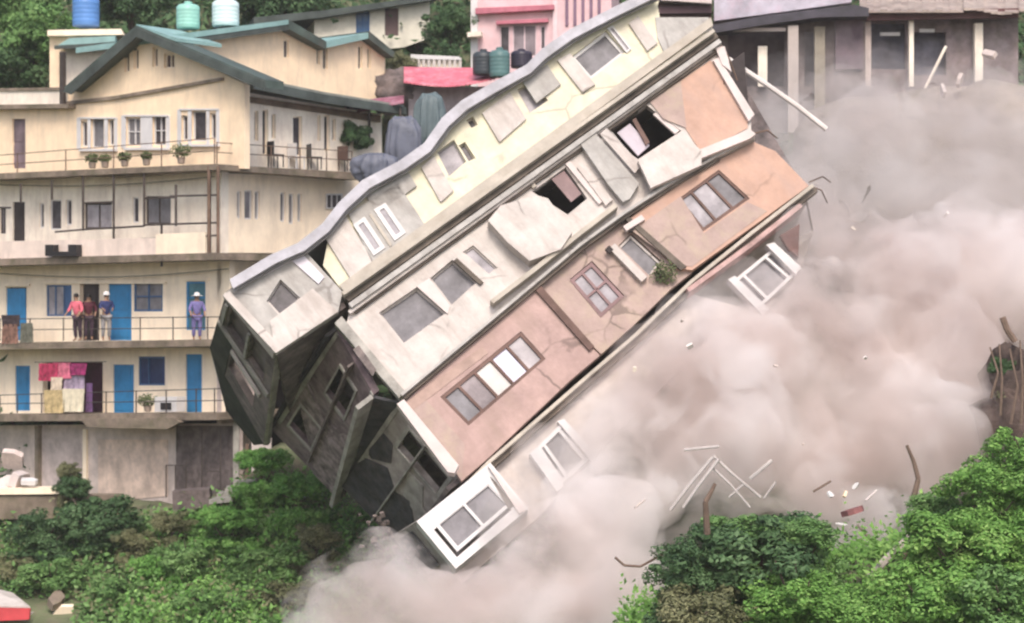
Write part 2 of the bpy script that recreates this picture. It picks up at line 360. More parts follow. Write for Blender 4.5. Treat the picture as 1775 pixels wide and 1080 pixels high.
# attic left bay with its small window
LB = [(462, 522), (486, 484), (520, 516), (494, 558)]
fwall([(404, 498), (480, 453), (528, 434), (594, 506), (586, 540), (478, 612), (386, 512)], [LB], grey_white, 'wall', -.10, .2, 'grey white end bay of the attic')
window(FA, LB, fb, off_white, glass_dark, 1, 1, w=.02, fw=.05)
fp([(468, 556), (542, 500), (586, 540), (478, 612)], -.22, -.104, off_white, 'wall_panel')
fp([(440, 470), (520, 436), (562, 480), (552, 492), (506, 452), (448, 482)], -.16, -.104, mat('lilac_render', (0.66, 0.62, 0.68), var=.08), 'wall_panel')
fp([(386, 512), (398, 504), (490, 604), (478, 612)], -.26, -.104, off_white, 'corner_beam')
# underside slab of the bay and the attic side wall (long in depth)
fp([(474, 608), (594, 522), (600, 532), (480, 617)], .1, D, side_grey, 'floor_slab', 'stained underside slab of the overhanging end bay, painted dark as shade')  # underside shade comes from the slab's dark material
def side(p, q, w0, w1, m, name='side_wall', t=0.22, label=None, holes=None):
    P, Q = FA.hit(*p, 0), FA.hit(*q, 0)
    a = [P + FA.ew * w0, Q + FA.ew * w0, Q + FA.ew * w1, P + FA.ew * w1]
    def ab(s_, d_): return P.lerp(Q, s_) + FA.ew * (w0 + (w1 - w0) * d_)
    if holes: bb = B().holed(a, [[ab(s0, d0), ab(s1, d0), ab(s1, d1), ab(s0, d1)] for s0, d0, s1, d1 in holes], FA.eu * t)
    else: bb = B().prism(a, FA.eu * t)
    o = bb.build(name, m, fb, label=label)
    return ab
EP = [FA.hit(392, 506, .0), FA.hit(478, 610, .0), FA.hit(457, 770, 8.6), FA.hit(364, 604, 7.0)]
def ab(s_, d_): return EP[0].lerp(EP[1], s_).lerp(EP[3].lerp(EP[2], s_), d_)
B().holed(EP, [[ab(s0, d0), ab(s1, d0), ab(s1, d1), ab(s0, d1)] for s0, d0, s1, d1 in ((.15, .12, .5, .4), (.55, .12, .85, .4), (.3, .62, .75, .82))], FA.eu * .22).build('side_wall', side_grey, fb, label='grimy end wall of the attic, coloured darker for shade')
B().prism([FA.hit(364, 604, 7.0), FA.hit(457, 770, 8.6), FA.hit(440, 772, 9.4), FA.hit(392, 712, 9.2)], FA.eu * .22).build('side_wall', mat('green_black_wall', (0.035, 0.04, 0.03), var=.5, bump=.5), fb)  # near-black piece closing the lower back of the end wall
def sidebar(ab, s0, d0, s1, d1, m, name='side_trim', t=.07, ou=-.08):
    P = [ab(s0, d0), ab(s1, d0), ab(s1, d1), ab(s0, d1)]
    B().prism([p + FA.eu * ou for p in P], FA.eu * t).build(name, m, fb)
sidebar(ab, .02, .43, .98, .47, side_pale); sidebar(ab, .30, .55, .85, .585, off_white); sidebar(ab, .0, .0, 1, .05, off_white)
sidebar(ab, .05, .12, .10, .42, side_pale); sidebar(ab, .50, .12, .54, .42, side_pale)
sidebar(ab, .12, .1, .9, .45, glass_dark, 'window', .03, .16)
sidebar(ab, .0, .5, .28, .99, mat('green_black_wall', (0.035, 0.04, 0.03), var=.5, bump=.5), 'dark_patch', .02, -.025)  # near-black patch over the upper back part of the end wall

# storey 2: white wall with openings, orange panel at the right
W1 = [(657, 542), (722, 498), (774, 542), (699, 596)]; W2 = [(746, 482), (784, 450), (828, 488), (782, 530)]
W3 = [(1045, 233), (1121, 182), (1181, 227), (1106, 276)]; W4 = [(922, 332), (980, 290), (1018, 344), (984, 372)]
W5 = [(802, 437), (820, 425), (862, 464), (848, 477)]
s2 = [(596, 580), (604, 547), (1236, 86), (1302, 208), (1302, 236), (1185, 302), (1080, 370), (1006, 424), (928, 488), (700, 680), (690, 676)]
fwall(s2, [W1, W2, W3, W4, W5], off_white, 'wall', 0, .24, 'off white wall of the second storey')
fp([(1098, 196), (1232, 104), (1296, 206), (1296, 222), (1215, 264), (1188, 222), (1128, 174)], -.03, -.004, orange_r, 'wall_panel', 'plain orange panel at the right end')
fp([(1126, 176), (1180, 140), (1190, 222), (1150, 206)], -.045, -.031, pinkgrey, 'wall_panel')
window(FA, W1, fb, off_white, glass_grey, 1, 1, w=.14, fw=.05); window(FA, W2, fb, off_white, glass_grey, 1, 1, w=.14, fw=.05)
window(FA, W5, fb, off_white, glass_pale, 1, 1, w=.08, fw=.05)
fp([(722, 496), (744, 482), (780, 530), (776, 544)], -.06, -.004, trim_pink, 'pilaster')
fp([(786, 452), (792, 447), (838, 489), (832, 494)], -.08, -.004, shadow_and_pipe, 'downpipe')
fp([(1070, 230), (1092, 214), (1126, 252), (1106, 270)], .1, .16, mat('lilac_curtain', (0.50, 0.45, 0.50), var=.1), 'curtain')
fp([(1132, 198), (1140, 192), (1178, 226), (1170, 232)], .02, .12, trim_pink, 'window_frame')
fp([(1040, 224), (1052, 217), (1082, 254), (1070, 262)], .05, .12, grey_white, 'window_frame')
fp([(1096, 208), (1102, 204), (1126, 246), (1120, 252)], .02, .12, frame_brown, 'window_frame')
# dark sheet painted as the unlit rooms behind the openings
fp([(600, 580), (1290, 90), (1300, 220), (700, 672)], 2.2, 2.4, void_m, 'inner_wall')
# light parapet, pier and bulging balcony
fp([(1106, 278), (1182, 228), (1216, 262), (1216, 286), (1128, 326)], -.55, -.35, off_white, 'parapet', 'pale balcony parapet')
fp([(1106, 278), (1182, 228), (1184, 232), (1108, 282)], -.35, -.004, off_white, 'parapet_return')
fp([(1004, 246), (1030, 228), (1108, 318), (1092, 344), (1080, 350), (1056, 322)], -.28, -.004, grey_white, 'pier')
fp([(1040, 232), (1052, 222), (1112, 286), (1100, 300)], -.34, -.281, off_white, 'pier_edge')
fp([(846, 382), (868, 356), (930, 338), (950, 344), (992, 402), (972, 432), (918, 452), (880, 420)], -.50, -.004, off_white, 'balcony_wall', 'bulging off white balcony wall')
fp([(980, 284), (988, 279), (1046, 348), (1038, 354)], -.10, -.004, trim_pink, 'window_frame')
fp([(1000, 290), (1012, 282), (1062, 346), (1050, 356)], -.14, -.004, off_white, 'window_frame')
fp([(956, 310), (978, 296), (1008, 336), (990, 350)], .06, .12, mat('rusty_shutter', (0.27, 0.19, 0.19), var=.2), 'shutter')
fp([(1236, 104), (1246, 100), (1308, 198), (1298, 210)], -.16, .1, trim_pink, 'corner_beam')
# pale beams hanging at the broken right end
fp([(1240, 82), (1256, 80), (1268, 124), (1252, 112)], -.2, .05, trim_pink, 'broken_beam')

for k, (a, c, e_) in enumerate((((1238, 70), (1262, 96), (1278, 140)), ((1304, 232), (1330, 226), (1348, 240)), ((1404, 322), (1424, 330), (1434, 352)), ((1240, 96), (1256, 140), (1250, 170)), ((1402, 316), (1426, 306), (1440, 316)))):
    B().path([FA.hit(*a, .1), FA.hit(*c, -.1), FA.hit(*e_, .3)], .025, .02, 6).build('bent_rebar', iron_rust, fb)
# slab 2
def multi(pts, t, w0, w1, m, name, label=None):
    b = B()
    for i in range(len(pts) - 1):
        a, c = pts[i], pts[i + 1]; pp(b, FA, [a, c, (c[0] + t * .63, c[1] + t * .77), (a[0] + t * .63, a[1] + t * .77)], w0, w1)
    b.build(name, m, fb, label=label)
L2 = [(694, 682), (930, 484), (1004, 422), (1078, 368), (1184, 300), (1240, 268), (1306, 236)]
multi(L2, 5, -.30, D, grey_white, 'floor_slab', 'thin slab edge between the white and peach storeys')
multi([(p[0] + 4, p[1] + 5) for p in L2[:-1]], 6, -.16, .0, shadow_and_pipe, 'painted_shadow')  # shade below the thin slab, painted as a dark strip
multi([(850, 520), (926, 462), (1006, 398), (1066, 352)], 8, -.40, -.02, trim_cream, 'cornice')
fp([(1206, 262), (1300, 224), (1310, 232), (1300, 240), (1216, 274)], -.5, 1.5, trim_pink, 'broken_beam', 'broken pale beam end')

# storey 3: peach wall, three panels
V1 = [(763, 688), (903, 574), (946, 622), (812, 738)]; V2 = [(988, 484), (1026, 452), (1082, 512), (1042, 548)]
V3 = [(1174, 346), (1246, 294), (1300, 344), (1218, 402)]; V4 = [(1072, 426), (1094, 404), (1146, 452), (1126, 478)]
fwall([(704, 694), (932, 496), (1028, 604), (1040, 616), (990, 658), (842, 798), (800, 834)], [V1], peach, 'wall', 0, .24, 'peach wall with the five light window')
fwall([(934, 494), (1084, 378), (1200, 472), (1164, 500), (1098, 564), (1042, 614), (1030, 602)], [V2, V4], pinkgrey, 'wall', .12, .36, 'pinkish beige recessed wall')
fwall([(1090, 380), (1186, 308), (1306, 246), (1344, 262), (1402, 322), (1200, 468), (1176, 466)], [V3], orange_r, 'wall', -.05, .2, 'orange wall at the right end')
fp([(1096, 400), (1180, 340), (1220, 404), (1296, 350), (1330, 366), (1200, 462), (1172, 458)], -.066, -.052, pinkgrey, 'wall_panel')
fp([(926, 500), (935, 492), (1030, 600), (1022, 608)], -.10, .0, frame_brown, 'downpipe')
fp([(1084, 380), (1092, 376), (1190, 462), (1180, 468)], -.12, .0, shadow_and_pipe, 'downpipe')
window(FA, V1, fb, frame_brown, glass_pale, 5, 1, w=.02, fw=.10, fd=.10, label='wide brown framed window of five lights',
       paneset=[(1, mat('dark_mauve_curtain', (.30, .26, .27), var=.3)), (2, mat('pale_curtain', (0.62, 0.58, 0.56), var=.1)), (4, mat('dull_glass', (.34, .31, .33), rough=.3, var=.25)), (3, mat('lavender_curtain', (0.70, 0.68, 0.80), var=.08)), (0, glass_grey)])  # curtain tones differ from pane to pane
window(FA, V2, fb, mat('mauve_frame', (0.26, 0.17, 0.17), var=.2), glass_pale, 2, 2, w=.10, fw=.10, fd=.08, label='small mauve framed window')
window(FA, V3, fb, frame_brown, glass_grey, 3, 1, w=-.02, fw=.09, fd=.09, bars=[.30, .66], label='brown framed window of three lights', paneset=[(0, glass_pale), (1, glass_pale)])
window(FA, V4, fb, off_white, glass_grey, 1, 1, w=.18, fw=.06, label='greenish small window beside the orange panel')
fp([(1056, 430), (1066, 422), (1122, 480), (1112, 488)], -.08, .1, off_white, 'pipe_box')
for c in ((1078, 378, 9), (1056, 432, 7), (1094, 396, 6)):
    fp([(c[0] - c[2], c[1]), (c[0], c[1] - c[2]), (c[0] + c[2], c[1]), (c[0], c[1] + c[2])], -.13, -.02, void_m, 'hole')  # black plates painted as the dark of small holes
fp([(1080, 392), (1112, 372), (1118, 380), (1086, 400)], -.2, .0, trim_pink, 'bracket')
fp([(700, 700), (836, 600), (846, 612), (712, 714)], -.02, -.004, mat('dirty_band', (0.42, 0.30, 0.26), var=.2), 'wall_panel')
fp([(716, 706), (736, 690), (806, 770), (800, 832), (716, 716)], -.015, -.004, pinkgrey, 'wall_panel')
# slab 3
L3 = [(806, 838), (846, 798), (1000, 664), (1100, 578), (1196, 486), (1300, 402), (1408, 318)]
multi(L3, 6, -.42, D * .9, trim_cream, 'floor_slab', 'cream slab edge running into the dust')
multi([(p[0] + 4, p[1] + 6) for p in L3], 9, -.22, .0, shadow_and_pipe, 'painted_shadow')  # dark strip painted as the cream slab's shadow
multi([(1190, 500), (1300, 420), (1386, 352)], 8, -.55, .1, mat('pink_brick_band', (0.50, 0.33, 0.31), var=.3, stain=.5), 'broken_parapet')

# storey 4, half buried in dust: pale wall with white windows
X1 = [(752, 918), (846, 842), (886, 884), (792, 966)]; X2 = [(930, 778), (974, 734), (1028, 792), (972, 842)]; X3 = [(1266, 492), (1342, 430), (1388, 468), (1312, 540)]
s4 = [(724, 902), (856, 806), (1000, 690), (1200, 510), (1400, 350), (1410, 400), (1320, 560), (1180, 640), (1060, 760), (930, 900), (800, 1010)]
fwall(s4, [X2, X3], mat('pale_lower_render', (0.52, 0.465, 0.44), var=.2, scale=1.5, crack=.6, streak=1, stain=.8, stain_col=(.5, .43, .38)), 'wall', .1, .34, 'dust covered wall of the lowest storey')
fwall([(722, 904), (850, 802), (916, 882), (790, 986)], [X1], frame_white, 'bay_window_box', -.70, -.55, 'white boxed bay window')
fwall([(722, 904), (850, 802), (916, 882), (790, 986)], [[(738, 908), (850, 818), (902, 880), (790, 972)]], frame_white, 'bay_box', -.545, .098)
window(FA, X1, fb, frame_white, glass_grey, 2, 1, w=-.72, fw=.10, fd=.12, label='double pane bay window')
fp([(846, 808), (862, 822), (912, 884), (900, 890)], -.80, -.704, trim_pink, 'corner_beam'); fp([(850, 826), (860, 836), (890, 876), (882, 884)], -.74, -.704, shadow_and_pipe, 'painted_shadow')  # second piece paints shade beside the corner beam
window(FA, X2, fb, frame_white, glass_grey, 1, 1, w=-.12, fw=.11, fd=.2, bars=[.22, .80], label='white window above the dust')
fp([(918, 786), (930, 776), (978, 842), (966, 852)], -.22, .1, frame_white, 'window_frame'); fp([(966, 730), (978, 726), (1036, 790), (1026, 800)], -.22, .1, frame_white, 'window_frame')
window(FA, X3, fb, frame_white, glass_grey, 1, 1, w=-.12, fw=.10, fd=.2, bars=[.25, .75], label='white window at the broken corner')
fp([(1262, 484), (1274, 478), (1334, 536), (1322, 546)], -.3, .1, frame_white, 'window_frame'); fp([(1328, 424), (1342, 420), (1388, 462), (1380, 476)], -.3, .1, frame_white, 'window_frame')
fp([(1352, 408), (1386, 388), (1384, 446), (1366, 430)], -.2, -.02, mat('dark_red_brick', (0.15, 0.07, 0.06), var=.4, bump=.6), 'broken_brick')

# left end of the lower storeys: side walls, corner piers and beams; grime and end shade both in the colours
def endwall(A, B_, C_, D_, m, name, holes=(), patches=(), label=None, t=.2):
    """end wall between a front edge A-B and a back edge D-C, each (px, py, w)"""
    P = [FA.hit(x, y, w_) for x, y, w_ in (A, B_, C_, D_)]
    f = lambda s_, d_: P[0].lerp(P[1], s_).lerp(P[3].lerp(P[2], s_), d_)
    B().holed(P, [[f(*q) for q in h] for h in holes], FA.eu * t).build(name, m, fb, label=label)
    for h in holes:
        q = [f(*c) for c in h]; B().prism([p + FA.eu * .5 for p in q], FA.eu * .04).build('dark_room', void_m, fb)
        c0 = sum(q, Vector()) / len(q)
        for a, c in zip(q, q[1:] + q[:1]): B().prism([a, c, c.lerp(c0, .13), a.lerp(c0, .13)], FA.eu * -.05).build('window_frame', side_pale, fb)
    for h, mm in patches: B().prism([f(*q) + FA.eu * -.01 for q in h], FA.eu * -.03).build('wall_patch', mm, fb)
    return f
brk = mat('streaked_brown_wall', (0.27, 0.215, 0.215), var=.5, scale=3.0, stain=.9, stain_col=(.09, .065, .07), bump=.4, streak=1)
brk_mauve = mat('mauve_shadowed_wall', (0.17, 0.125, 0.135), var=.4, scale=2.2, stain=.8, stain_col=(.30, .25, .24), bump=.4, streak=1)  # shade of the left end put into the mauve base
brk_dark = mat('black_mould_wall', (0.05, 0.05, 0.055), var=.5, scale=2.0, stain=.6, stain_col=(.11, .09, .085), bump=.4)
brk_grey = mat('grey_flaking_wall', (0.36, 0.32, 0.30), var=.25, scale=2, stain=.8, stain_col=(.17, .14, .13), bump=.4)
R4 = lambda a, b, c, d: [(a, b), (c, b), (c, d), (a, d)]
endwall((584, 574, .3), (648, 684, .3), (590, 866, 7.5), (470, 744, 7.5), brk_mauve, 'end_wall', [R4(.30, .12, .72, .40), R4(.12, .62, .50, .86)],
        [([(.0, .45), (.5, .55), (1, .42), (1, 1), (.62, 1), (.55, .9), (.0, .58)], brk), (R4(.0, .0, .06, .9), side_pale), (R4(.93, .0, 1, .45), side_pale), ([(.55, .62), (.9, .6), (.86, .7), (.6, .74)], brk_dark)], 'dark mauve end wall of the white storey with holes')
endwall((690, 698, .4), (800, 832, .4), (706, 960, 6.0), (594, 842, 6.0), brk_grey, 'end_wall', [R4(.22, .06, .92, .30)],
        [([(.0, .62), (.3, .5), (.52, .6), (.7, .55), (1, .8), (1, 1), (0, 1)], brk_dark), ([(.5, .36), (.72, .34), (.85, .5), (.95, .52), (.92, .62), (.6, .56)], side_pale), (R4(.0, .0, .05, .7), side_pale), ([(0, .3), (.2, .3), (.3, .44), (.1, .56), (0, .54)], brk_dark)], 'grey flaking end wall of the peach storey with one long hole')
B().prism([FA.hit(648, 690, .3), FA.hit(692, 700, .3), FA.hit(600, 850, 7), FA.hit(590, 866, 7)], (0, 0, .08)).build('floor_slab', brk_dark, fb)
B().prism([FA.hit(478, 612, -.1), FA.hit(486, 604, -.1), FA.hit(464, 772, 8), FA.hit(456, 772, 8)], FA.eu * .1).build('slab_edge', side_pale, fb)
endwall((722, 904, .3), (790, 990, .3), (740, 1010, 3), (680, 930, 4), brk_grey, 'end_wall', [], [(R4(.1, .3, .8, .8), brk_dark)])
rb = B(); rr = random.Random(5)
def ledge(A_, C_, out_, th, m):
    P_, Q_ = FA.hit(*A_), FA.hit(*C_); o_ = FA.eu * -out_
    B().prism([P_, Q_, Q_ + o_ * .7, P_ + o_], FA.ev * th).build('slab_edge', m, fb)
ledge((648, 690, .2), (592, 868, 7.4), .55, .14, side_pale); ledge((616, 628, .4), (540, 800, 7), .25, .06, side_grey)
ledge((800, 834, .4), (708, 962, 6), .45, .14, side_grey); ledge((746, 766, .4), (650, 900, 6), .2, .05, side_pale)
ledge((584, 572, .4), (474, 742, 7.3), .35, .10, brk_dark)

for k in range(70):
    t = rr.random(); x = 640 + 110 * t + rr.uniform(-20, 30); y = 905 + 70 * t + rr.uniform(-25, 40); c = FA.hit(x, y, rr.uniform(1.5, 4)); sz = rr.uniform(.05, .22)
    rb.box(c, (sz, sz * rr.uniform(.4, 1), sz * rr.uniform(.3, .8)), Matrix.Rotation(rr.uniform(0, 3), 3, Vector((rr.random(), rr.random(), rr.random() + .1)).normalized()))
tag(rb.build('rubble', mat('mixed_rubble', (.16, .13, .12), var=.7, scale=3, bump=.3), fb), kind='stuff')
fp([(580, 560), (592, 548), (700, 676), (692, 690)], -.15, .2, side_pale, 'corner_pier')
fp([(612, 606), (622, 598), (652, 640), (646, 652)], -.22, -.151, side_grey, 'corner_pier')
fp([(688, 700), (700, 692), (795, 806), (788, 820), (776, 818)], -.75, -.35, trim_pink, 'balcony_beam', 'pinkish white balcony edge beam')
# back and right end walls close the shell
fp([(596, 500), (1236, 52), (1390, 320), (1280, 560), (800, 960)], D * .8, D * .8 + .2, concrete_dark, 'back_wall')
for p, q in (((1236, 60), (1306, 236)), ((1306, 246), (1402, 322))): 
    P, Q = FA.hit(*p, 0), FA.hit(*q, 0); B().prism([P + FA.ew * .25, Q + FA.ew * .25, Q + FA.ew * 8, P + FA.ew * 8], FA.eu * -.2).build('side_wall', grey_white, fb)
# ------------------------------------------------------------------ left house (corner view)
YAW = math.radians(40)
dl = Vector((-math.cos(YAW), math.sin(YAW), 0)); dr = Vector((math.sin(YAW), math.cos(YAW), 0))
K = at(384, 540, 0)
FL = Plane(K, -dl, dr); FR = Plane(K, dr, dl)      # ew points into the house
HB = empty('cream_house', K + Vector((0, 0, -7)), Matrix.Rotation(-YAW, 3, 'Z'), 'four storey cream house with green gable roof and railed balconies', 'house')
def hp(pl, pix, w0, w1, m, name, label=None): 
    return pp(B(), pl, pix, w0, w1).build(name, m, HB, label=label)
def hwall(pl, outer, holes, m, name='wall', w0=0.0, w1=.24, label=None):
    return B().holed([pl.hit(x, y, w0) for x, y in outer], [[pl.hit(x, y, w0) for x, y in h] for h in holes], pl.ew * (w1 - w0)).build(name, m, HB, label=label)
WT = .25
# -- top storey and gable, front-left face
t_w = [rect(140, 210, 151, 254), rect(157, 204, 180, 256), rect(187, 207, 197, 252), rect(218, 204, 243, 252), rect(264, 200, 287, 252),
       rect(314, 200, 325, 243), rect(332, 192, 357, 245), rect(363, 196, 374, 240), rect(21, 206, 44, 292)]
g_w = [rect(215, 90, 224, 125), rect(231, 84, 240, 120), rect(264, 82, 273, 116), rect(284, 93, 302, 118)]
hwall(FL, [(-60, 186), (118, 184), (118, 158), (236, 54), (424, 146), (424, 292), (-60, 310)], t_w + g_w, cream, label='cream gabled top storey wall')
for i, q in enumerate(t_w[:8]):
    wide = i in (1, 3, 4, 6)
    window(FL, q, HB, frame_white if wide or i in (0, 2) else frame_white, glass_grey if i in (1, 3) else glass_dark, 2 if i in (3, 4) else 1, 2 if i in (3, 4) else 1, w=.10, fw=.05)
for x0, x1, ya, yb in ((133, 139.5, 204, 258), (151.5, 156.5, 204, 258), (180.5, 186.5, 204, 258), (197.5, 203, 204, 258), (210, 217.5, 200, 256), (243.5, 263.5, 200, 256), (287.5, 294, 200, 256), (307, 313.5, 190, 250), (325.5, 331.5, 190, 250), (357.5, 362.5, 190, 250), (374.5, 380, 190, 250)):
    hp(FL, rect(x0, ya, x1, yb), -.03, -.004, frame_white, 'window_surround')
for q in ((136, 203, 200, 258), (214, 199, 291, 256), (310, 188, 378, 250)):
    x0, y0, x1, y1 = q
    hp(FL, rect(x0, y0, x1, y0 + 3), -.06, -.004, frame_white, 'window_trim'); hp(FL, rect(x0, y1, x1, y1 + 4), -.12, -.004, frame_white, 'window_sill')
hp(FL, rect(19, 206, 44, 292), .1, .16, mat('mauve_door', (0.20, 0.15, 0.17), var=.3), 'door')
for i, q in enumerate(g_w): window(FL, q, HB, cream_pale, mat('dark_brown_glass', (0.10, 0.06, 0.055), var=.3, rough=.3, bump=0), 2 if i == 3 else 1, 1, w=.1, fw=.05)
hp(FL, [(112, 176), (200, 166), (385, 134), (385, 139), (200, 172), (112, 182)], -.10, -.004, slab_m, 'string_course')
hp(FL, [(-60, 182), (118, 180), (118, 187), (-60, 190)], -.35, .3, slab_m, 'slab_edge')
hp(FL, [(-60, 158), (116, 156), (116, 180), (-60, 182)], .0, .2, lilac, 'parapet')
hp(FL, [(-60, 154), (112, 151), (112, 156), (-60, 159)], -.06, .25, slab_m, 'coping')
hp(FL, [(103, 90), (109, 90), (109, 180), (103, 180)], -.3, -.15, iron, 'downpipe')
# gable roof slabs (verge traced on the face, extruded back along the ridge)
hp(FL, [(236, 44), (240, 60), (122, 158), (110, 152)], -.55, 7.5, roof_green, 'roof', 'green left slope of the gable roof')
hp(FL, [(236, 44), (458, 138), (458, 152), (238, 60)], -.55, .35, roof_green, 'roof', 'green right slope of the gable roof')
hp(FL, [(236, 42), (306, 66), (306, 72), (236, 46)], -.50, 1.6, roof_teal, 'roof')
hp(FL, [(236, 48), (458, 141), (458, 156), (236, 64)], -.62, -.552, fascia_dark, 'verge_board'); hp(FL, [(236, 48), (236, 64), (122, 164), (108, 158)], -.62, -.552, fascia_dark, 'verge_board')
# eave running along the right face
eav = B(); P0 = FR.hit(448, 140, -.9); 
pp(eav, FR, [(440, 138), (560, 163), (705, 186), (705, 199), (560, 178), (440, 154)], -.9, -.8); eav.build('eave_fascia', fascia_dark, HB)
pp(B(), FR, [(440, 134), (560, 159), (700, 182), (700, 187), (560, 166), (440, 142)], -.8, 1.6).build('roof', mat('grey_green_sheet', (0.25, 0.26, 0.23), var=.25, rough=.5), HB, label='narrow lean-to roof over the right face')
# upper set-back storey
UP = Plane(FL.hit(300, 100, .35), dr, dl)
u_w = [rect(492, 70, 501, 100), rect(549, 78, 555, 112), rect(560, 80, 568, 120), rect(621, 80, 628, 120), rect(637, 84, 643, 118)]
hwall(UP, [(304, 72), (500, 50), (562, 84), (640, 68), (668, 98), (666, 176), (560, 166), (430, 150), (304, 112)], u_w, cream, label='cream wall of the set-back attic storey')
for q in u_w: window(UP, q, HB, cream_pale, glass_dark, 1, 1, w=.08, fw=.03)
hp(UP, [(300, 60), (500, 34), (502, 42), (300, 70)], -.5, 5, roof_teal, 'roof', 'pale teal roof of the set-back storey')
hp(UP, [(300, 70), (500, 43), (500, 52), (300, 80)], -.48, -.3, fascia_dark, 'fascia')
hp(UP, [(500, 34), (566, 72), (566, 86), (500, 50)], -.5, 5, roof_green, 'roof'); hp(UP, [(562, 72), (640, 56), (642, 66), (562, 84)], -.4, 4.6, roof_teal, 'roof')
hp(UP, [(640, 54), (684, 90), (682, 100), (640, 68)], -.45, 4.8, roof_green, 'roof')
# annex at far left with its own little roof
AX = Plane(at(140, 100, 9), (1, 0.1, 0), (-.1, 1, 0))
hwall(AX, [(86, 62), (200, 62), (200, 165), (86, 165)], [], cream, label='narrow cream stair tower')
hp(AX, [(82, 52), (210, 50), (214, 60), (82, 62)], -.4, 3, cream_pale, 'coping')
hp(AX, [(120, 66), (200, 62), (200, 72), (98, 80)], -.9, -.1, roof_teal, 'roof'); hp(AX, [(94, 79), (200, 73), (200, 81), (94, 85)], -1.0, -.904, fascia_dark, 'fascia')
hp(AX, [(112, 84), (200, 82), (200, 158), (112, 158)], -.06, -.004, lilac, 'wall_panel'); hp(AX, rect(86, 56, 100, 165), .3, 3, cream, 'side_wall')
# right face top storey
r_w = [rect(441, 192, 448, 244), rect(455, 190, 465, 268), rect(471, 198, 478, 240), rect(508, 202, 524, 270), rect(550, 200, 556, 244), rect(562, 200, 572, 262), rect(576, 206, 583, 244)]
hwall(FR, [(426, 160), (560, 182), (662, 198), (662, 304), (426, 292)], r_w, lilac, label='shaded top storey wall under the eave')
for q in r_w: window(FR, q, HB, cream_pale, glass_dark, 1, 1, w=.1, fw=.04)
hp(FR, [(424, 166), (560, 186), (660, 200), (660, 212), (560, 196), (424, 176)], -.10, -.004, mat('brown_soffit_board', (.2, .14, .1), var=.3), 'soffit_band')
# slab below top storey (balcony), both faces
def slab(y0l, yc, y0r, th, wout, xr=620, name='balcony_slab', m=slab_m, dep=6.0):
    hp(FL, [(-60, y0l + 3), (376, yc), (376, yc + th), (-60, y0l + 3 + th)], -wout, dep, m, name)
    if xr: hp(FR, [(376, yc + 1), (xr, y0r), (xr, y0r + th), (376, yc + th)], -wout * .6, dep - .5, m, name)
slab(300, 284, 299, 10, 1.0)
# storey 3
s3_w = [rect(0, 360, 10, 405), rect(22, 350, 43, 440), rect(68, 352, 76, 395), rect(86, 346, 106, 398), rect(114, 346, 124, 390), rect(146, 352, 194, 396), rect(229, 342, 240, 386), rect(252, 340, 296, 388)]
hwall(FL, [(-60, 316), (356, 296), (356, 440), (-60, 450)], s3_w, lilac, label='weathered lilac wall behind the scaffold posts')
for i, q in enumerate(s3_w):
    if i == 1: hp(FL, q, .08, .14, void_m, 'door'); continue
    window(FL, q, HB, iron if i in (0, 5, 7) else frame_white, glass_pale if i in (0, 5) else (glass_grey if i == 7 else glass_dark), 2 if i in (0, 5, 7) else 1, 1, w=.06, fw=.05)
hwall(FR, [(384, 300), (624, 310), (610, 440), (384, 438)], [rect(411, 332, 418, 378), rect(424, 330, 438, 380), rect(442, 332, 450, 380), rect(486, 334, 495, 384), rect(501, 336, 510, 388), rect(516, 336, 523, 384)], cream_pale, label='cream right wall of the third storey')
for q in (rect(411, 332, 418, 378), rect(424, 330, 438, 380), rect(442, 332, 450, 380), rect(486, 334, 495, 384), rect(501, 336, 510, 388), rect(516, 336, 523, 384), ):
    window(FR, q, HB, frame_white, glass_grey, 1, 1, w=.08, fw=.05)
window(FR, rect(564, 336, 592, 362), HB, frame_white, glass_dark, 3, 1, w=-.06, fw=.05)
hp(FL, rect(356, 294, 384, 440), -.02, .3, lilac, 'corner_pier')
hp(FL, [(-60, 420), (270, 412), (270, 446), (-60, 450)], -.95, -.85, mat('pinkish_parapet', (.82, .68, .60), var=.12, stain=.4, stain_col=(.4, .33, .3), streak=1), 'parapet')
hp(FL, [(270, 406), (356, 402), (356, 440), (270, 446)], -.95, -.85, cream_pale, 'parapet')
slab(447, 438, 440, 12, 1.1, xr=450)
# storey 2
s2_w = [rect(10, 498, 46, 590), rect(80, 494, 124, 548), rect(138, 492, 172, 590), rect(188, 490, 228, 590), rect(232, 488, 282, 540), rect(322, 488, 356, 572)]
hwall(FL, [(-60, 462), (398, 452), (398, 596), (-60, 596)], s2_w, cream_pale, label='cream wall with bright blue doors, second storey')
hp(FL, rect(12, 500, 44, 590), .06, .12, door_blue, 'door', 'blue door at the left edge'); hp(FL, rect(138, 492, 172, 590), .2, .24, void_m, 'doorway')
window(FL, s2_w[1], HB, frame_blue, glass_pale, 3, 1, w=.04, fw=.06, paneset=[(2, frame_blue)])
hp(FL, rect(188, 490, 230, 590), .04, .10, door_blue, 'door', 'open bright blue door')
window(FL, s2_w[4], HB, frame_blue, glass_grey, 2, 2, w=.02, fw=.07)
window(FL, s2_w[5], HB, door_blue, mat('blue_green_glass', (.08, .2, .25), var=.3, rough=.3), 1, 3, w=.04, fw=.07, name='door')
for x0, y0, x1 in ((6, 492, 50), (76, 488, 286), (318, 482, 360)):
    hp(FL, rect(x0, y0, x1, y0 + 4), -.08, -.004, cream_pale, 'lintel')
slab(592, 588, 590, 12, 1.1, xr=0, dep=5.5)
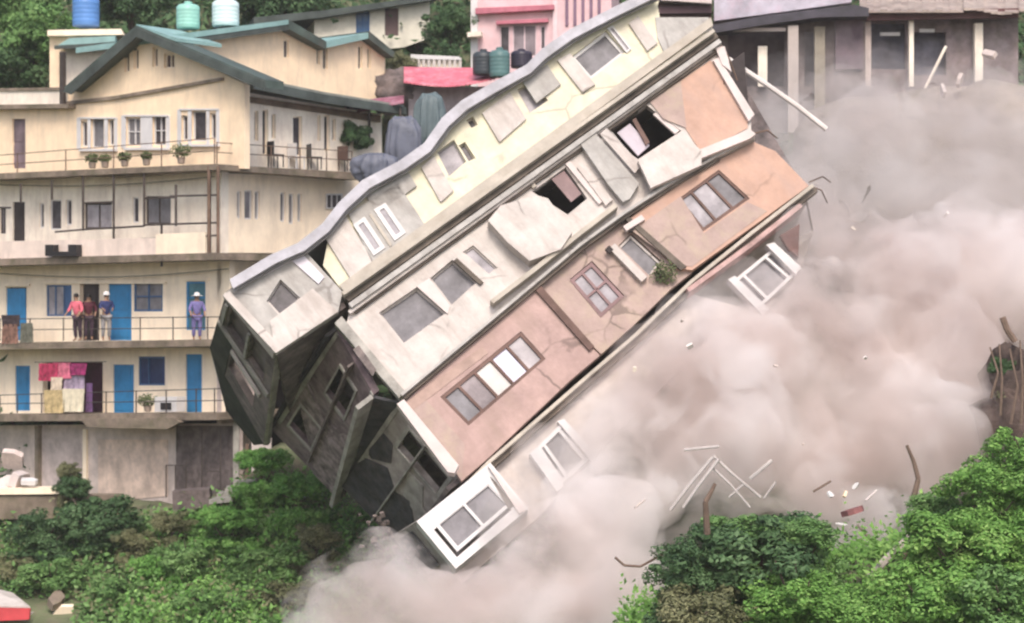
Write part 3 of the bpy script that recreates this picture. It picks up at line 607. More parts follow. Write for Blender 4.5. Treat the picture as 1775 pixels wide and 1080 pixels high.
# storey 1
s1_w = [rect(26, 634, 52, 712), rect(74, 628, 178, 716), rect(196, 632, 232, 716), rect(240, 618, 286, 668), rect(322, 614, 350, 716)]
hwall(FL, [(-60, 604), (396, 602), (396, 720), (-60, 720)], s1_w, cream_pale, label='cream wall with blue doors, lowest balcony')
for q in (s1_w[0], s1_w[2], s1_w[4]): hp(FL, q, .05, .11, door_blue, 'door')
hp(FL, s1_w[1], .9, 1.0, mat('plum_curtain', (.10, .03, .06), var=.4), 'inner_wall')
window(FL, s1_w[3], HB, frame_blue, mat('deep_blue_glass', (.03, .05, .14), var=.3, rough=.2), 2, 1, w=.03, fw=.06, bars=[.36])
slab(716, 716, 718, 12, 1.2, xr=0, dep=5.0)
hp(FL, [(140, 726), (300, 724), (312, 732), (290, 744), (200, 742), (150, 740)], -1.35, -1.15, slab_m, 'slab_lip')
# basement
hwall(FL, [(-60, 738), (412, 734), (412, 905), (-60, 905)], [rect(218, 762, 230, 772)], concrete_old, label='patched concrete basement wall')
hp(FL, rect(60, 738, 66, 880), -.2, -.004, slab_m, 'pilaster'); hp(FL, rect(143, 744, 149, 880), -.1, -.004, cream_pale, 'pilaster')
hp(FL, [(70, 742), (143, 742), (143, 880), (70, 880)], -.03, -.004, mat('grey_mauve_render', (.56, .47, .45), var=.2, stain=.4), 'wall_panel')
hp(FL, [(170, 762), (290, 762), (290, 860), (170, 870)], -.03, -.004, mat('peach_patch_render', (.72, .56, .47), var=.25, stain=.5, stain_col=(.3, .24, .22)), 'wall_panel')
hp(FL, rect(305, 738, 412, 905), -.04, -.005, concrete_dark, 'wall_panel'); hp(FR, [(384, 600), (460, 602), (460, 905), (384, 905)], 0, .24, concrete_old, 'wall')
hp(FR, [(384, 448), (470, 450), (470, 600), (384, 600)], .0, .24, cream_pale, 'wall')
for d in [o for o in bpy.data.objects if o.name.startswith('door') and o.parent == HB and o.type == 'MESH' and len(o.data.vertices) == 8]:
    v = [MW[d.name] @ q.co for q in d.data.vertices][:4]; e_ = FL.ew * -.02
    for y0, y1 in ((.06, .46), (.54, .94)):
        qd = [bil(v, .16, y0), bil(v, .84, y0), bil(v, .84, y1), bil(v, .16, y1)]
        bb = B().prism([p + e_ for p in qd], FL.ew * .018); bb.build('door_panel', d.data.materials[0], d)
# solid core & back so the house is closed
core = B(); cz0, cz1 = -7, 6.8
c0 = K + dl * .6 + dr * .6
core.prism([Vector((p.x, p.y, -6.5)) for p in (K + dl * 1.4 + dr * 1.4, K + dl * 11 + dr * 1.4, K + dl * 11 + dr * 8, K + dl * 1.4 + dr * 8)], (0, 0, 13.3)); core.build('inner_wall', void_m, HB)

def railing(pl, xs, ytop, ybot, w, rails, m=iron, r=.022, name='railing'):
    b = B()
    for x in xs: b.tube(pl.hit(x, ytop(x), w), pl.hit(x, ybot(x), w), r)
    for k in rails:
        f = lambda x: ybot(x) + (ytop(x) - ybot(x)) * k
        b.tube(pl.hit(xs[0], f(xs[0]), w), pl.hit(xs[-1], f(xs[-1]), w), r * .75)
    return b.build(name, m, HB)
lin = lambda x0, y0, x1, y1: (lambda x: y0 + (y1 - y0) * (x - x0) / (x1 - x0))
railing(FL, [-50, 30, 114, 197, 280, 372], lin(0, 268, 376, 238), lin(0, 303, 376, 284), -.95, (.97, .5), iron_rust)
railing(FR, [376, 428, 470, 520, 566, 610], lin(376, 246, 620, 262), lin(376, 286, 620, 299), -.55, (.97, .55), iron_rust)
# scaffold-like posts of the third storey
for x, y0, y1 in ((36, 318, 352), (90, 312, 346), (144, 305, 400), (197, 300, 440), (250, 298, 392), (305, 320, 392), (280, 386, 462), (364, 290, 440), (378, 288, 440)):
    B().tube(FL.hit(x, y0, -.9), FL.hit(x, y1, -.9), .045).build('scaffold_post', iron, HB)
for p, q in (((144, 352), (197, 350)), ((144, 398), (250, 392)), ((250, 344), (305, 342)), ((250, 390), (380, 386)), ((96, 402), (144, 398)), ((150, 424), (235, 416)), ((244, 414), (380, 408)), ((295, 340), (376, 338)), ((0, 360), (18, 360))):
    B().tube(FL.hit(*p, -.9), FL.hit(*q, -.9), .036).build('scaffold_rail', iron, HB)
b = B(); b.tube(FL.hit(362, 288, -.96), FL.hit(362, 440, -.96), .06); b.tube(FL.hit(378, 288, -.96), FL.hit(378, 440, -.96), .06); b.build('downpipe', iron_rust, HB)
railing(FL, [0, 52, 110, 170, 243, 300, 360, 392], lin(0, 552, 392, 548), lin(0, 592, 392, 588), -1.05, (.97, .5), iron)
railing(FL, [0, 30, 72, 120, 184, 236, 288, 340, 372, 392], lin(0, 684, 392, 672), lin(0, 716, 392, 716), -1.15, (.97, .5), iron)
railing(FL, [288, 304, 322], lin(288, 806, 322, 806), lin(288, 862, 322, 862), -.5, (.99,), iron, name='gate_frame')
railing(FL, [350, 382], lin(350, 740, 382, 740), lin(350, 850, 382, 850), -.6, (.3,), iron, name='prop_posts')

for k, (a, c, sag) in enumerate((((0, 474), (396, 466), 10), ((0, 320), (372, 306), 8))):
    pts_ = [FL.hit(a[0] + (c[0] - a[0]) * t / 12, a[1] + (c[1] - a[1]) * t / 12 + sag * math.sin(math.pi * t / 12), -.2) for t in range(13)]
    B().path(pts_, .015, .015, 5).build('power_cable', iron, label=('black cable sagging above the blue doors', 'black cable sagging under the top balcony')[k], cat='cable')
# things on the balconies
def foliage_blob(c, r, n, size, m, parent, name='foliage'):
    c = Vector(c); V = []; F = []
    for i in range(n):
        d = Vector(rng.normal(size=3)); d.normalize(); p = c + Vector((d.x * r[0], d.y * r[1], d.z * r[2])) * random.uniform(.4, 1)
        a = Vector(rng.normal(size=3)).normalized(); bb = a.orthogonal().normalized() * size * .5; a = a * size
        k = len(V); V += [tuple(p - a), tuple(p + bb), tuple(p + a), tuple(p - bb)]; F.append((k, k + 1, k + 2, k + 3))
    b = B(); b.v = V; b.f = F
    return b.build(name, m, parent)
leaf_pot = leafmat('pot_plant_leaves', [(.05, .08, .03), (.14, .18, .08), (.32, .32, .18)])
terracotta = mat('grey_pot', (.30, .24, .20), var=.4)
foliage_blob(FA.hit(1150, 472, -.08), (.42, .12, .38), 260, .06, leafmat('moss_weeds', [(.05, .07, .03), (.12, .15, .07), (.2, .22, .1)]), fb, 'weeds')
def pot_plant(p, h, label, m=terracotta, lm=leaf_pot):
    e = empty('potted_plant', p, None, label, 'plant', 'potted plants on the cream house balconies')
    B().lathe(Vector(p), [(.08, 0), (.12, .02), (.14, .20), (.15, .22), (.12, .21)], 14).build('pot', m, e)
    foliage_blob(Vector(p) + Vector((0, 0, .22 + h * .4)), (h * .75, h * .5, h * .5), 170, .07, lm, e)
pot_plant(FL.hit(314, 284, -.6), .55, 'largest bushy potted plant on the top balcony, near the corner')
pot_plant(FL.hit(160, 292, -.7), .35, 'small potted plant below the triple window with white trim')
pot_plant(FL.hit(182, 291, -.7), .3, 'small potted plant just right of another under the pale window')
pot_plant(FL.hit(216, 289, -.7), .35, 'potted plant under the left paned window of the top balcony')
pot_plant(FL.hit(254, 287, -.7), .3, 'potted plant between the two paned windows of the top balcony')
pot_plant(FL.hit(256, 714, -.8), .5, 'green potted plant on the lowest balcony beside the blue door')
# dark chairs on the right balcony
def chair(p, rz, m, label):
    e = empty('balcony_chair', p, Matrix.Rotation(rz, 3, 'Z'), label, 'chair', 'chairs on the top balcony')
    R = Matrix.Rotation(rz, 3, 'Z'); P = Vector(p)
    B().box(P + R @ Vector((0, 0, .43)), (.46, .44, .05), R).build('seat', m, e)
    B().box(P + R @ Vector((0, .21, .68)), (.46, .04, .46), R).build('backrest', m, e)
    for sx in (-.2, .2):
        for sy in (-.19, .19): B().tube(P + R @ Vector((sx, sy, 0)), P + R @ Vector((sx, sy, .42)), .022).build('leg', m, e)
black_pl = mat('black_plastic', (.025, .022, .025), rough=.4, var=.2, bump=0)
FRc = lambda x, y: FR.hit(x, y, -.30)
chair(FRc(478, 290), 2.2, black_pl, 'black chair on the top balcony, left of the white one')
chair(FRc(514, 293), 2.4, frame_white, 'white chair on the top balcony, between black chairs')
chair(FRc(545, 294), 2.0, black_pl, 'black chair on the top balcony, right of the white one')
chair(FRc(600, 297), 2.6, mat('brown_plastic', (.10, .06, .05), rough=.4), 'small brown chair at the far right end of the top balcony')
# dark sofa-like bench
e = empty('bench', FL.hit(104, 446, -1.2), Matrix.Rotation(-YAW, 3, 'Z'), 'low black bench with raised arms standing against the parapet', 'bench')
pp(B(), FL, rect(78, 436, 132, 444), -1.25, -1.0).build('seat', black_pl, e)
for x in (78, 118): pp(B(), FL, rect(x, 424, x + 14, 436), -1.25, -1.0).build('armrest', black_pl, e)
# laundry on the lowest balcony & cloths over rails
def cloth(name, pl, pix, w, m, label, cat='cloth', group=None):
    x0, y0, x1, y1 = pix; nx, ny = 12, 8; b = B()
    for th in (0, .012):
        for j in range(ny + 1):
            for i in range(nx + 1):
                x = x0 + (x1 - x0) * i / nx; y = y0 + (y1 - y0) * j / ny
                p = pl.hit(x, y, w) + pl.ew * (th + .05 * math.sin(i * 1.9 + x0) * (j / ny) + .03 * noise.noise(Vector((x * .2, y * .2, 0))))
                b.v.append(tuple(p))
    N = (nx + 1) * (ny + 1)
    for j in range(ny):
        for i in range(nx):
            k = j * (nx + 1) + i; b.f.append((k, k + 1, k + nx + 2, k + nx + 1)); b.f.append((N + k, N + k + nx + 1, N + k + nx + 2, N + k + 1))
    return b.build(name, m, label=label, cat=cat, group=group, smooth=True)
G = 'washing on the lowest balcony'
fab = lambda n, c, v=.25: mat(n, c, var=v, scale=5, bump=.1)
cloth('hanging_cloth', FL, (68, 630, 100, 660), -.9, fab('crimson_cloth', (.42, .04, .10), .5), 'crimson cloth hanging at the left of the washing line', group=G)
cloth('hanging_cloth', FL, (92, 627, 122, 656), -.86, fab('pink_cloth', (.62, .16, .24), .4), 'bright pink cloth on the washing line beside the crimson one', group=G)
cloth('hanging_cloth', FL, (120, 630, 150, 650), -.9, fab('magenta_cloth', (.30, .03, .13), .5), 'dark magenta cloth at the middle of the washing line', group=G)
cloth('hanging_cloth', FL, (112, 646, 146, 674), -.8, fab('mauve_cloth', (.38, .30, .40), .3), 'grey mauve cloth hanging below the magenta one', group=G)
cloth('hanging_cloth', FL, (88, 654, 108, 686), -.93, fab('cream_cloth', (.70, .58, .45), .3), 'cream cloth with orange tint hanging under the pink cloth', group=G)
cloth('hanging_cloth', FL, (76, 676, 112, 716), -1.20, fab('mustard_cloth', (.55, .42, .22), .35), 'mustard patterned cloth draped over the lowest rail', group=G)
cloth('hanging_cloth', FL, (108, 674, 146, 714), -1.22, fab('pale_yellow_cloth', (.74, .66, .50), .15), 'pale yellow sheet draped over the lowest rail', group=G)
cloth('hanging_cloth', FL, (150, 664, 160, 714), -1.0, fab('purple_cloth', (.16, .08, .2), .3), 'narrow purple cloth hanging beside the white pier', group=G)
b = B(); b.tube(FL.hit(60, 628, -.88), FL.hit(184, 627, -.88), .012); b.build('washing_line', iron, label='thin washing line stretched above the lowest balcony rail', cat='washing line')
cloth('hanging_cloth', FL, (2, 546, 34, 566), -1.1, fab('charcoal_cloth', (.05, .035, .04), .3), 'charcoal cloth over the second storey rail by the left door')
cloth('hanging_cloth', FL, (4, 562, 30, 596), -1.12, fab('rust_cloth', (.24, .13, .10), .5), 'rust brown cloth hanging below the charcoal one')
cloth('hanging_cloth', FL, (36, 560, 56, 594), -1.12, fab('olive_cloth', (.14, .14, .11), .4), 'olive grey cloth on the second storey rail')
e = empty('air_cooler', FL.hit(286, 716, -.8), Matrix.Rotation(-YAW, 3, 'Z'), 'white boxy air cooler with dark grille on the lowest balcony', 'air cooler')
pp(B(), FL, rect(268, 688, 306, 714), -.8, -.4).build('casing', frame_white, e); pp(B(), FL, rect(278, 698, 296, 710), -.83, -.801).build('grille', black_pl, e)

# ------------------------------------------------------------------ people
skin = mat('skin', (.32, .19, .13), var=.08, rough=.6, bump=0); hair_m = mat('black_hair', (.012, .01, .01), rough=.5, bump=0)
def skinned(name, pts, edges, radii, m, parent, M, root=0, sub=1):
    me = bpy.data.meshes.new(name); me.from_pydata([tuple(M @ Vector(p)) for p in pts], edges, []); me.materials.append(m)
    o = bpy.data.objects.new(name, me); C.objects.link(o); o.parent = parent
    md = o.modifiers.new('skin', 'SKIN'); md.use_smooth_shade = True
    for i, d in enumerate(me.skin_vertices[0].data): d.radius = (radii[i], radii[i]); d.use_root = (i == root)
    s_ = o.modifiers.new('sub', 'SUBSURF'); s_.levels = sub; s_.render_levels = sub
    return o
def person(p, rz, h, label, shirt, trouser, hat=None, arms=((.3, -.25, .95), (-.3, -.25, .95)), lean=0.0):
    e = empty('person', p, Matrix.Rotation(rz, 3, 'Z'), label, 'person')
    s = h / 1.7; S = Matrix.Diagonal((s, s, s)); L = lean
    J = [(0, 0, .92), (0, -L * .3, 1.12), (0, -L * .8, 1.34), (0, -L, 1.46), (0, -L - .01, 1.56), (0, -L - .01, 1.66)]; R = [.13, .125, .135, .055, .085, .07]
    E = [(0, 1), (1, 2), (2, 3), (3, 4), (4, 5)]
    def add(pt, r, fr): J.append(pt); R.append(r); E.append((fr, len(J) - 1)); return len(J) - 1
    for sx, hand in ((1, arms[0]), (-1, arms[1])):
        sh = add((sx * .18, -L * .8, 1.38), .06, 2)
        hv = Vector(hand); mid = (Vector((sx * .18, -L * .8, 1.38)) + hv) / 2 + Vector((sx * .06, .07, -.05))
        el = add(tuple(mid), .043, sh); wr = add(tuple(hv), .028, el)
        dr_ = (hv - mid).normalized(); pal = hv + dr_ * .07; pa = add(tuple(pal), .032, wr)
        side_ = dr_.cross(Vector((0, 1, .2))).normalized()
        for k, fl in enumerate((.07, .085, .08, .06)):
            f1 = add(tuple(pal + side_ * (k - 1.5) * .02 + dr_ * fl * .5), .010, pa); add(tuple(pal + side_ * (k - 1.5) * .022 + dr_ * fl + Vector((0, -.015, -.01))), .008, f1)
        add(tuple(hv + dr_ * .03 - side_ * sx * .05), .010, wr)
        hp_ = add((sx * .10, 0, .88), .09, 0); kn = add((sx * .11, -.03, .49), .06, hp_); an = add((sx * .11, .02, .09), .04, kn); add((sx * .12, -.12, .035), .032, an)
    skinned('body', J, E, R, skin, e, S)
    # head details: nose, ears, eyes, mouth in one mesh each
    def loc(v): return MW[e.name] @ (S @ Vector(v))
    b = B(); b.tube(loc((0, -L - .085, 1.60)), loc((0, -L - .115, 1.565)), .010 * s, .018 * s, 6)
    for sx in (-1, 1): b.tube(loc((sx * .078, -L, 1.62)), loc((sx * .088, -L + .01, 1.56)), .018 * s, .012 * s, 6)
    b.build('nose_and_ears', skin, e)
    b = B()
    for sx in (-1, 1): b.tube(loc((sx * .032, -L - .088, 1.605)), loc((sx * .032, -L - .094, 1.605)), .010 * s, n=6)
    b.tube(loc((-.022, -L - .090, 1.52)), loc((.022, -L - .090, 1.52)), .006 * s, n=5); b.build('eyes_and_mouth', hair_m, e)
    b = B().lathe(loc((0, -L + .012, 1.605)), [(.092 * s, -.03 * s), (.098 * s, .02 * s), (.088 * s, .07 * s), (.05 * s, .105 * s), (.01, .115 * s)], 14); b.build('hair', hair_m, e, smooth=True)
    # clothes
    SJ = [(0, -.0, .88), J[1], J[2], (0, -L * .9, 1.41)]; SR = [.155, .15, .16, .09]; SE = [(0, 1), (1, 2), (2, 3)]
    for sx, hand in ((1, arms[0]), (-1, arms[1])):
        hv = Vector(hand); sh = Vector((sx * .18, -L * .8, 1.38)); mid = (sh + hv) / 2 + Vector((sx * .06, .07, -.05))
        SJ += [tuple(sh), tuple(mid), tuple(mid.lerp(hv, .6))]; SR += [.078, .06, .05]; k = len(SJ); SE += [(2, k - 3), (k - 3, k - 2), (k - 2, k - 1)]
    skinned('shirt', SJ, SE, SR, shirt, e, S)
    TJ = [(0, 0, .92)]; TR = [.15]; TE = []
    for sx in (1, -1):
        TJ += [(sx * .10, 0, .84), (sx * .11, -.03, .49), (sx * .11, .02, .13)]; TR += [.11, .082, .065]; k = len(TJ); TE += [(0, k - 3), (k - 3, k - 2), (k - 2, k - 1)]
    skinned('trousers', TJ, TE, TR, trouser, e, S)
    if hat:
        B().lathe(loc((0, -L, 1.63)), [(hat[1] * s, 0), (hat[1] * s, .015 * s), (.108 * s, .03 * s), (.10 * s, .10 * s), (.06 * s, .135 * s), (.01, .14 * s)], 18).build('hat', hat[0], e, smooth=True)
pink_s = fab('pink_shirt', (.72, .16, .22), .2); navy_s = fab('navy_shirt', (.03, .04, .13), .3); dark_t = fab('dark_trousers', (.06, .035, .055), .3)
purple_s = fab('violet_shirt', (.17, .15, .34), .25); grey_t = fab('grey_trousers', (.30, .29, .30), .2)
person(FL.hit(135, 592, -.75), -.5, 1.75, 'person in a pink shirt and dark trousers leaning by the dark doorway', pink_s, dark_t, None, ((.30, -.28, .98), (-.26, -.30, 1.0)), .10)
person(FL.hit(154, 590, -.35), .2, 1.68, 'person in dark maroon clothes standing in the dark doorway', fab('maroon_shirt', (.09, .02, .035), .3), dark_t, None, ((.24, -.22, 1.0), (-.24, -.2, .95)), .03)
person(FL.hit(184, 591, -.8), .4, 1.72, 'person in a white cap and navy top carrying a bundle beside the open blue door', navy_s, grey_t, (frame_white, .13), ((.16, -.30, 1.12), (-.16, -.30, 1.12)), .06)
person(FL.hit(341, 590, -.75), .3, 1.6, 'person in a wide white hat and violet clothes at the right end of the balcony', purple_s, purple_s, (frame_white, .22), ((.26, -.25, 1.0), (-.26, -.25, 1.0)), .05)

# ------------------------------------------------------------------ roofs tanks and background buildings
def tank(p, r, h, m, label, group='rooftop water tanks'):
    e = empty('water_tank', p, None, label, 'water tank', group)
    pr = [(r * .96, 0), (r, .03)]
    for k in range(5):
        z = h * (.12 + .7 * k / 5); pr += [(r, z), (r * 1.03, z + h * .03), (r, z + h * .06)]
    pr += [(r, h * .84), (r * .8, h * .93), (r * .3, h * .97)]
    B().lathe(Vector(p), pr, 22).build('barrel', m, e, smooth=True)
    B().lathe(Vector(p) + Vector((0, 0, h * .96)), [(r * .34, 0), (r * .34, h * .08), (r * .3, h * .1)], 14).build('lid', m, e)
tank(at(149, 46, 10.5), .53, 1.25, mat('blue_plastic', (.10, .24, .55), rough=.4, var=.1, bump=0), 'bright blue ribbed water tank on the stair tower roof')
tank(at(326, 50, 4.8), .43, .95, mat('mint_plastic', (.30, .58, .50), rough=.4, var=.1, bump=0), 'mint green water tank on the teal roof')
tank(at(391, 46, 5.2), .50, 1.02, mat('pale_mint_plastic', (.62, .76, .76), rough=.4, var=.08, bump=0), 'pale white-green water tank on the teal roof')
tank(at(838, 130, 9), .42, .95, mat('black_tank', (.05, .06, .07), rough=.4), 'black water tank below the pink house, left one')
tank(at(866, 134, 8.5), .40, 1.1, mat('teal_tank', (.10, .19, .19), rough=.4), 'dark teal water tank in front of the pink house window')
tank(at(904, 118, 9), .42, .7, mat('black_tank2', (.035, .03, .05), rough=.4), 'squat black tank at the foot of the pink wall')

def simple_house(name, pl, outer, label, cat, m, holes=(), depth=5.0, roofm=None):
    pts = [pl.hit(x, y, 0) for x, y in outer]; c = sum(pts, Vector()) / len(pts); c.z = min(p.z for p in pts)
    e = empty(name, c, None, label, cat)
    B().holed(pts, [[pl.hit(x, y, 0) for x, y in h] for h in holes], pl.ew * .25).build('wall', m, e)
    return e
def add(e, pl, pix, w0, w1, m, name, label=None): return pp(B(), pl, pix, w0, w1).build(name, m, e, label=label)
# grey-cream house behind
PB = Plane(at(640, 60, 20), (1, .25, 0), (-.25, 1, 0))
hb = [rect(617, 20, 641, 58), rect(667, 14, 691, 62)]
e = simple_house('hillside_house', PB, [(545, 26), (745, 0), (745, 66), (700, 82), (545, 96)], 'pale grey cream house on the slope above the red roof', 'house', mat('grey_cream_render', (.70, .66, .56), var=.12, stain=.4, stain_col=(.38, .36, .3)), hb)
window(PB, hb[0], e, frame_blue, mat('blue_glass', (.06, .13, .25), rough=.3), 2, 2, w=.05, fw=.08); add(e, PB, hb[1], .08, .14, mat('brown_door', (.12, .08, .08)), 'door')
add(e, PB, [(440, 30), (560, 18), (760, -10), (760, -2), (560, 30), (440, 44)], -.6, 5, fascia_dark, 'roof'); add(e, PB, rect(545, 20, 555, 96), .25, 5, lilac, 'side_wall'); add(e, PB, rect(735, 0, 745, 70), .25, 5, lilac, 'side_wall')
# pink house
PK = Plane(at(900, 60, 15), (1, -.12, 0), (.12, 1, 0))
hk = [rect(866, 44, 884, 92), rect(888, 42, 930, 98), rect(936, 44, 946, 86)]
pinkw = mat('pink_plaster', (.72, .50, .52), var=.1, stain=.3, stain_col=(.5, .3, .33)); redtrim = mat('rose_trim', (.50, .17, .22), var=.2)
e = simple_house('pink_house', PK, [(820, -40), (1060, -40), (1060, 240), (820, 240)], 'pink walled house with rose lintels behind the falling building', 'house', pinkw, hk)
for q, n in zip(hk, (1, 2, 1)): window(PK, q, e, mat('pale_pink_paint', (.7, .55, .58)), glass_dark if n == 1 else mat('grey_curtain', (.25, .21, .23), var=.3), n, 1, w=.06, fw=.06)
add(e, PK, [(824, 14), (960, 8), (960, 16), (824, 24)], -.35, -.01, redtrim, 'lintel'); add(e, PK, [(860, 36), (950, 32), (950, 38), (860, 42)], -.25, -.01, redtrim, 'lintel')
add(e, PK, rect(816, -40, 828, 240), -.12, 5, frame_white, 'corner_pier'); add(e, PK, rect(958, -40, 966, 130), -.1, -.005, mat('pale_pink_paint2', (.78, .6, .62)), 'pilaster')
for x in (980, 994, 1008, 1022, 1036): add(e, PK, rect(x, -40, x + 5, 44), -.08, -.006, mat('mauve_grille', (.22, .14, .2), var=.2), 'window_bar')
add(e, PK, rect(1052, -40, 1060, 240), .25, 5, pinkw, 'side_wall'); add(e, PK, [(810, 56), (834, 54), (834, 62), (810, 64)], -.7, -.13, lilac, 'ledge')
# small shed with red roof
PR = Plane(at(770, 140, 10), (1, -.05, 0), (.05, 1, 0))
e = simple_house('red_roofed_shed', PR, [(708, 150), (850, 150), (850, 250), (708, 250)], 'low shed under a faded red sheet roof', 'shed', mat('shed_wall', (.40, .35, .37), var=.2, stain=.5))
redroof = mat('faded_red_sheet', (.60, .15, .20), rough=.5, var=.2, scale=2, stain=.6, stain_col=(.75, .45, .48), bump=.1)
b = B(); 
for i in range(24):   # corrugated sheet sloping toward the camera
    x0 = 700 + i * 6.6; yb = 144 + 10 * math.sin(i / 23 * 3.0) - i * .3; yt = 118 + i * .1; dz = .04 * (i % 2)
    A0, A1 = PR.hit(x0, yb, -1.2 - dz), PR.hit(x0 + 6.6, yb, -1.2 - .04 * ((i + 1) % 2)); B0, B1 = PR.hit(x0, yt, .9), PR.hit(x0 + 6.6, yt, .9)
    b.prism([A0, A1, B1, B0], (0, 0, .05))
b.build('roof', redroof, e)
add(e, PR, rect(708, 150, 712, 250), .25, 3, concrete_old, 'side_wall'); 
e = empty('terrace_parapet', at(760, 120, 13), None, 'white picket parapet just above the red roof', 'railing')
PW = Plane(at(760, 110, 13), (1, 0, 0), (0, 1, 0))
pp(B(), PW, [(712, 94), (796, 98), (800, 104), (712, 102)], 0, .15).build('rail', frame_white, e)
b = B()
for x in range(714, 800, 9): pp(b, PW, rect(x, 100, x + 5, 122), .02, .1)
b.build('balusters', off_white, e)
pp(B(), PW, rect(712, 104, 800, 124), .16, .3).build('wall', lilac, e)
# crumpled maroon sheet roof beside the eave
PM = Plane(at(660, 180, 6), (1, .1, 0), (-.1, 1, 0))
e = empty('maroon_awning', at(660, 200, 6), None, 'crumpled maroon sheet awning at the corner of the cream house', 'awning')
b = B()
for i, (x0, x1, y0, y1) in enumerate(((596, 630, 176, 196), (630, 662, 172, 190), (662, 700, 168, 182))): b.prism([PM.hit(x0, y1 + 4, -.8), PM.hit(x1, y1 - 3, -.8), PM.hit(x1, y0, .8), PM.hit(x0, y0 + 4, .8)], (0, 0, .06))
b.build('sheet', mat('maroon_sheet', (.28, .10, .14), var=.4, stain=.6, stain_col=(.5, .35, .4)), e)
for x in (604, 640, 694): B().tube(PM.hit(x, 186, -.6), PM.hit(x, 245, -.6), .05).build('post', iron, e)
lump('dark_shed', at(685, 160, 11), (1.3, 1.2, .9), concrete_dark, 8, .3, label='dark lean-to left of the red roofed shed', cat='shed')
# grey tarpaulins
tarp = mat('grey_tarpaulin', (.12, .13, .17), rough=.5, var=.12, scale=1.2, stain=.5, stain_col=(.07, .075, .09), bump=.3)
tarp2 = mat('greenish_grey_tarpaulin', (.11, .145, .155), rough=.5, var=.15, scale=1.2, bump=.3)
lump('tarpaulin_heap', at(746, 205, 3), (.55, .5, 1.15), tarp2, 11, .12, pw=.7, fold=.10, label='greenish grey tarpaulin covered heap, highest of the three', cat='tarpaulin', group='covered heaps behind the roof')
lump('tarpaulin_heap', at(700, 245, 2), (.62, .5, 1.15), tarp, 13, .14, pw=.7, fold=.10, label='large dark blue grey tarpaulin covered heap in the middle', cat='tarpaulin', group='covered heaps behind the roof')
lump('tarpaulin_heap', at(650, 285, 1), (.8, .5, .5), tarp, 17, .15, pw=.8, fold=.10, label='low grey tarpaulin covered heap beside the balcony end', cat='tarpaulin', group='covered heaps behind the roof')

# roadside shops at upper right
PS = Plane(at(1380, 80, 9), (1, -.08, 0), (.08, 1, 0))
shopw = mat('shop_grey_brown', (.17, .135, .13), var=.4, stain=.7, stain_col=(.12, .09, .09)); 
hs = [rect(1262, 52, 1360, 150), rect(1394, 56, 1412, 150)]
e = simple_house('roadside_shop', PS, [(1236, 20), (1500, 14), (1500, 230), (1236, 230)], 'grey brown roadside shop with a sagging black eave and lilac front above', 'shop', shopw, hs)
add(e, PS, [(1236, 20), (1500, 14), (1500, 230), (1236, 230)], 1.2, 1.3, mat('shop_inner', (.13, .10, .10), var=.3), 'inner_wall')
add(e, PS, [(1232, 44), (1330, 26), (1480, 8), (1506, 14), (1506, 28), (1420, 30), (1330, 42), (1232, 58)], -1.1, .4, mat('black_sheet', (.055, .05, .065), rough=.5, var=.3), 'eave')
add(e, PS, [(1238, -40), (1476, -40), (1476, 4), (1330, 24), (1238, 36)], -.4, .2, mat('lilac_sheet', (.46, .43, .50), var=.25, stain=.4, stain_col=(.62, .42, .50)), 'upper_wall')
add(e, PS, rect(1366, 44, 1384, 230), -.9, -.6, mat('pale_column', (.45, .39, .36), var=.1), 'column'); add(e, PS, rect(1412, 46, 1430, 230), -.5, -.2, mat('olive_column', (.30, .26, .20), var=.2), 'column')
add(e, PS, rect(1246, 48, 1362, 54), -.7, -.5, trim_pink, 'shutter_box'); add(e, PS, rect(1314, 80, 1330, 150), -.3, -.2, lilac, 'post'); add(e, PS, rect(1448, 30, 1496, 120), -.2, -.01, mat('purple_sheet', (.15, .11, .13), var=.3), 'panel')
e = simple_house('dark_roofed_shop', PS, [(1120, -30), (1234, -30), (1234, 60), (1120, 60)], 'brown shop front squeezed between the pink house and the lilac one', 'shop', mat('brown_boards', (.22, .14, .14), var=.3))
add(e, PS, [(1116, -12), (1234, -2), (1234, 6), (1116, -2)], -.8, -.01, trim_pink, 'ledge'); add(e, PS, [(1116, 12), (1234, 10), (1234, 22), (1116, 24)], -.5, -.01, mat('dark_brown_board', (.10, .06, .07)), 'eave')
PT = Plane(at(1640, 80, 10), (1, .04, 0), (-.04, 1, 0))
ht = [rect(1510, 40, 1570, 120), rect(1578, 56, 1640, 130)]
e = simple_house('brown_roofed_shop', PT, [(1500, 20), (1765, 16), (1765, 200), (1500, 200)], 'dusty shop with a brown tin roof and two dark openings', 'shop', mat('dusty_mauve_wall', (.24, .19, .195), var=.35, stain=.7), ht)
add(e, PT, [(1500, 20), (1765, 18), (1765, 200), (1500, 200)], .8, .9, mat('blue_grey_shutter', (.17, .17, .22), var=.3), 'shutter')
b = B()
for i in range(24):
    x0 = 1490 + i * 12; y0 = 22 - .02 * i + 4 * math.sin(i * .7) * (i > 14)
    b.prism([PT.hit(x0, y0, -1.3), PT.hit(x0 + 12, y0, -1.3), PT.hit(x0 + 12, y0 - 26, 2.2), PT.hit(x0, y0 - 26, 2.2)], (0, 0, .06 + .05 * (i % 2)))
b.build('roof', mat('brown_tin', (.38, .31, .27), var=.3, rough=.6, stain=.4, stain_col=(.22, .12, .12)), e)
add(e, PT, rect(1576, 30, 1584, 150), -.6, -.4, lilac, 'post'); add(e, PT, rect(1500, 26, 1510, 150), -.5, -.2, concrete_old, 'post'); add(e, PT, rect(1690, 40, 1704, 150), -.5, -.2, lilac, 'post')
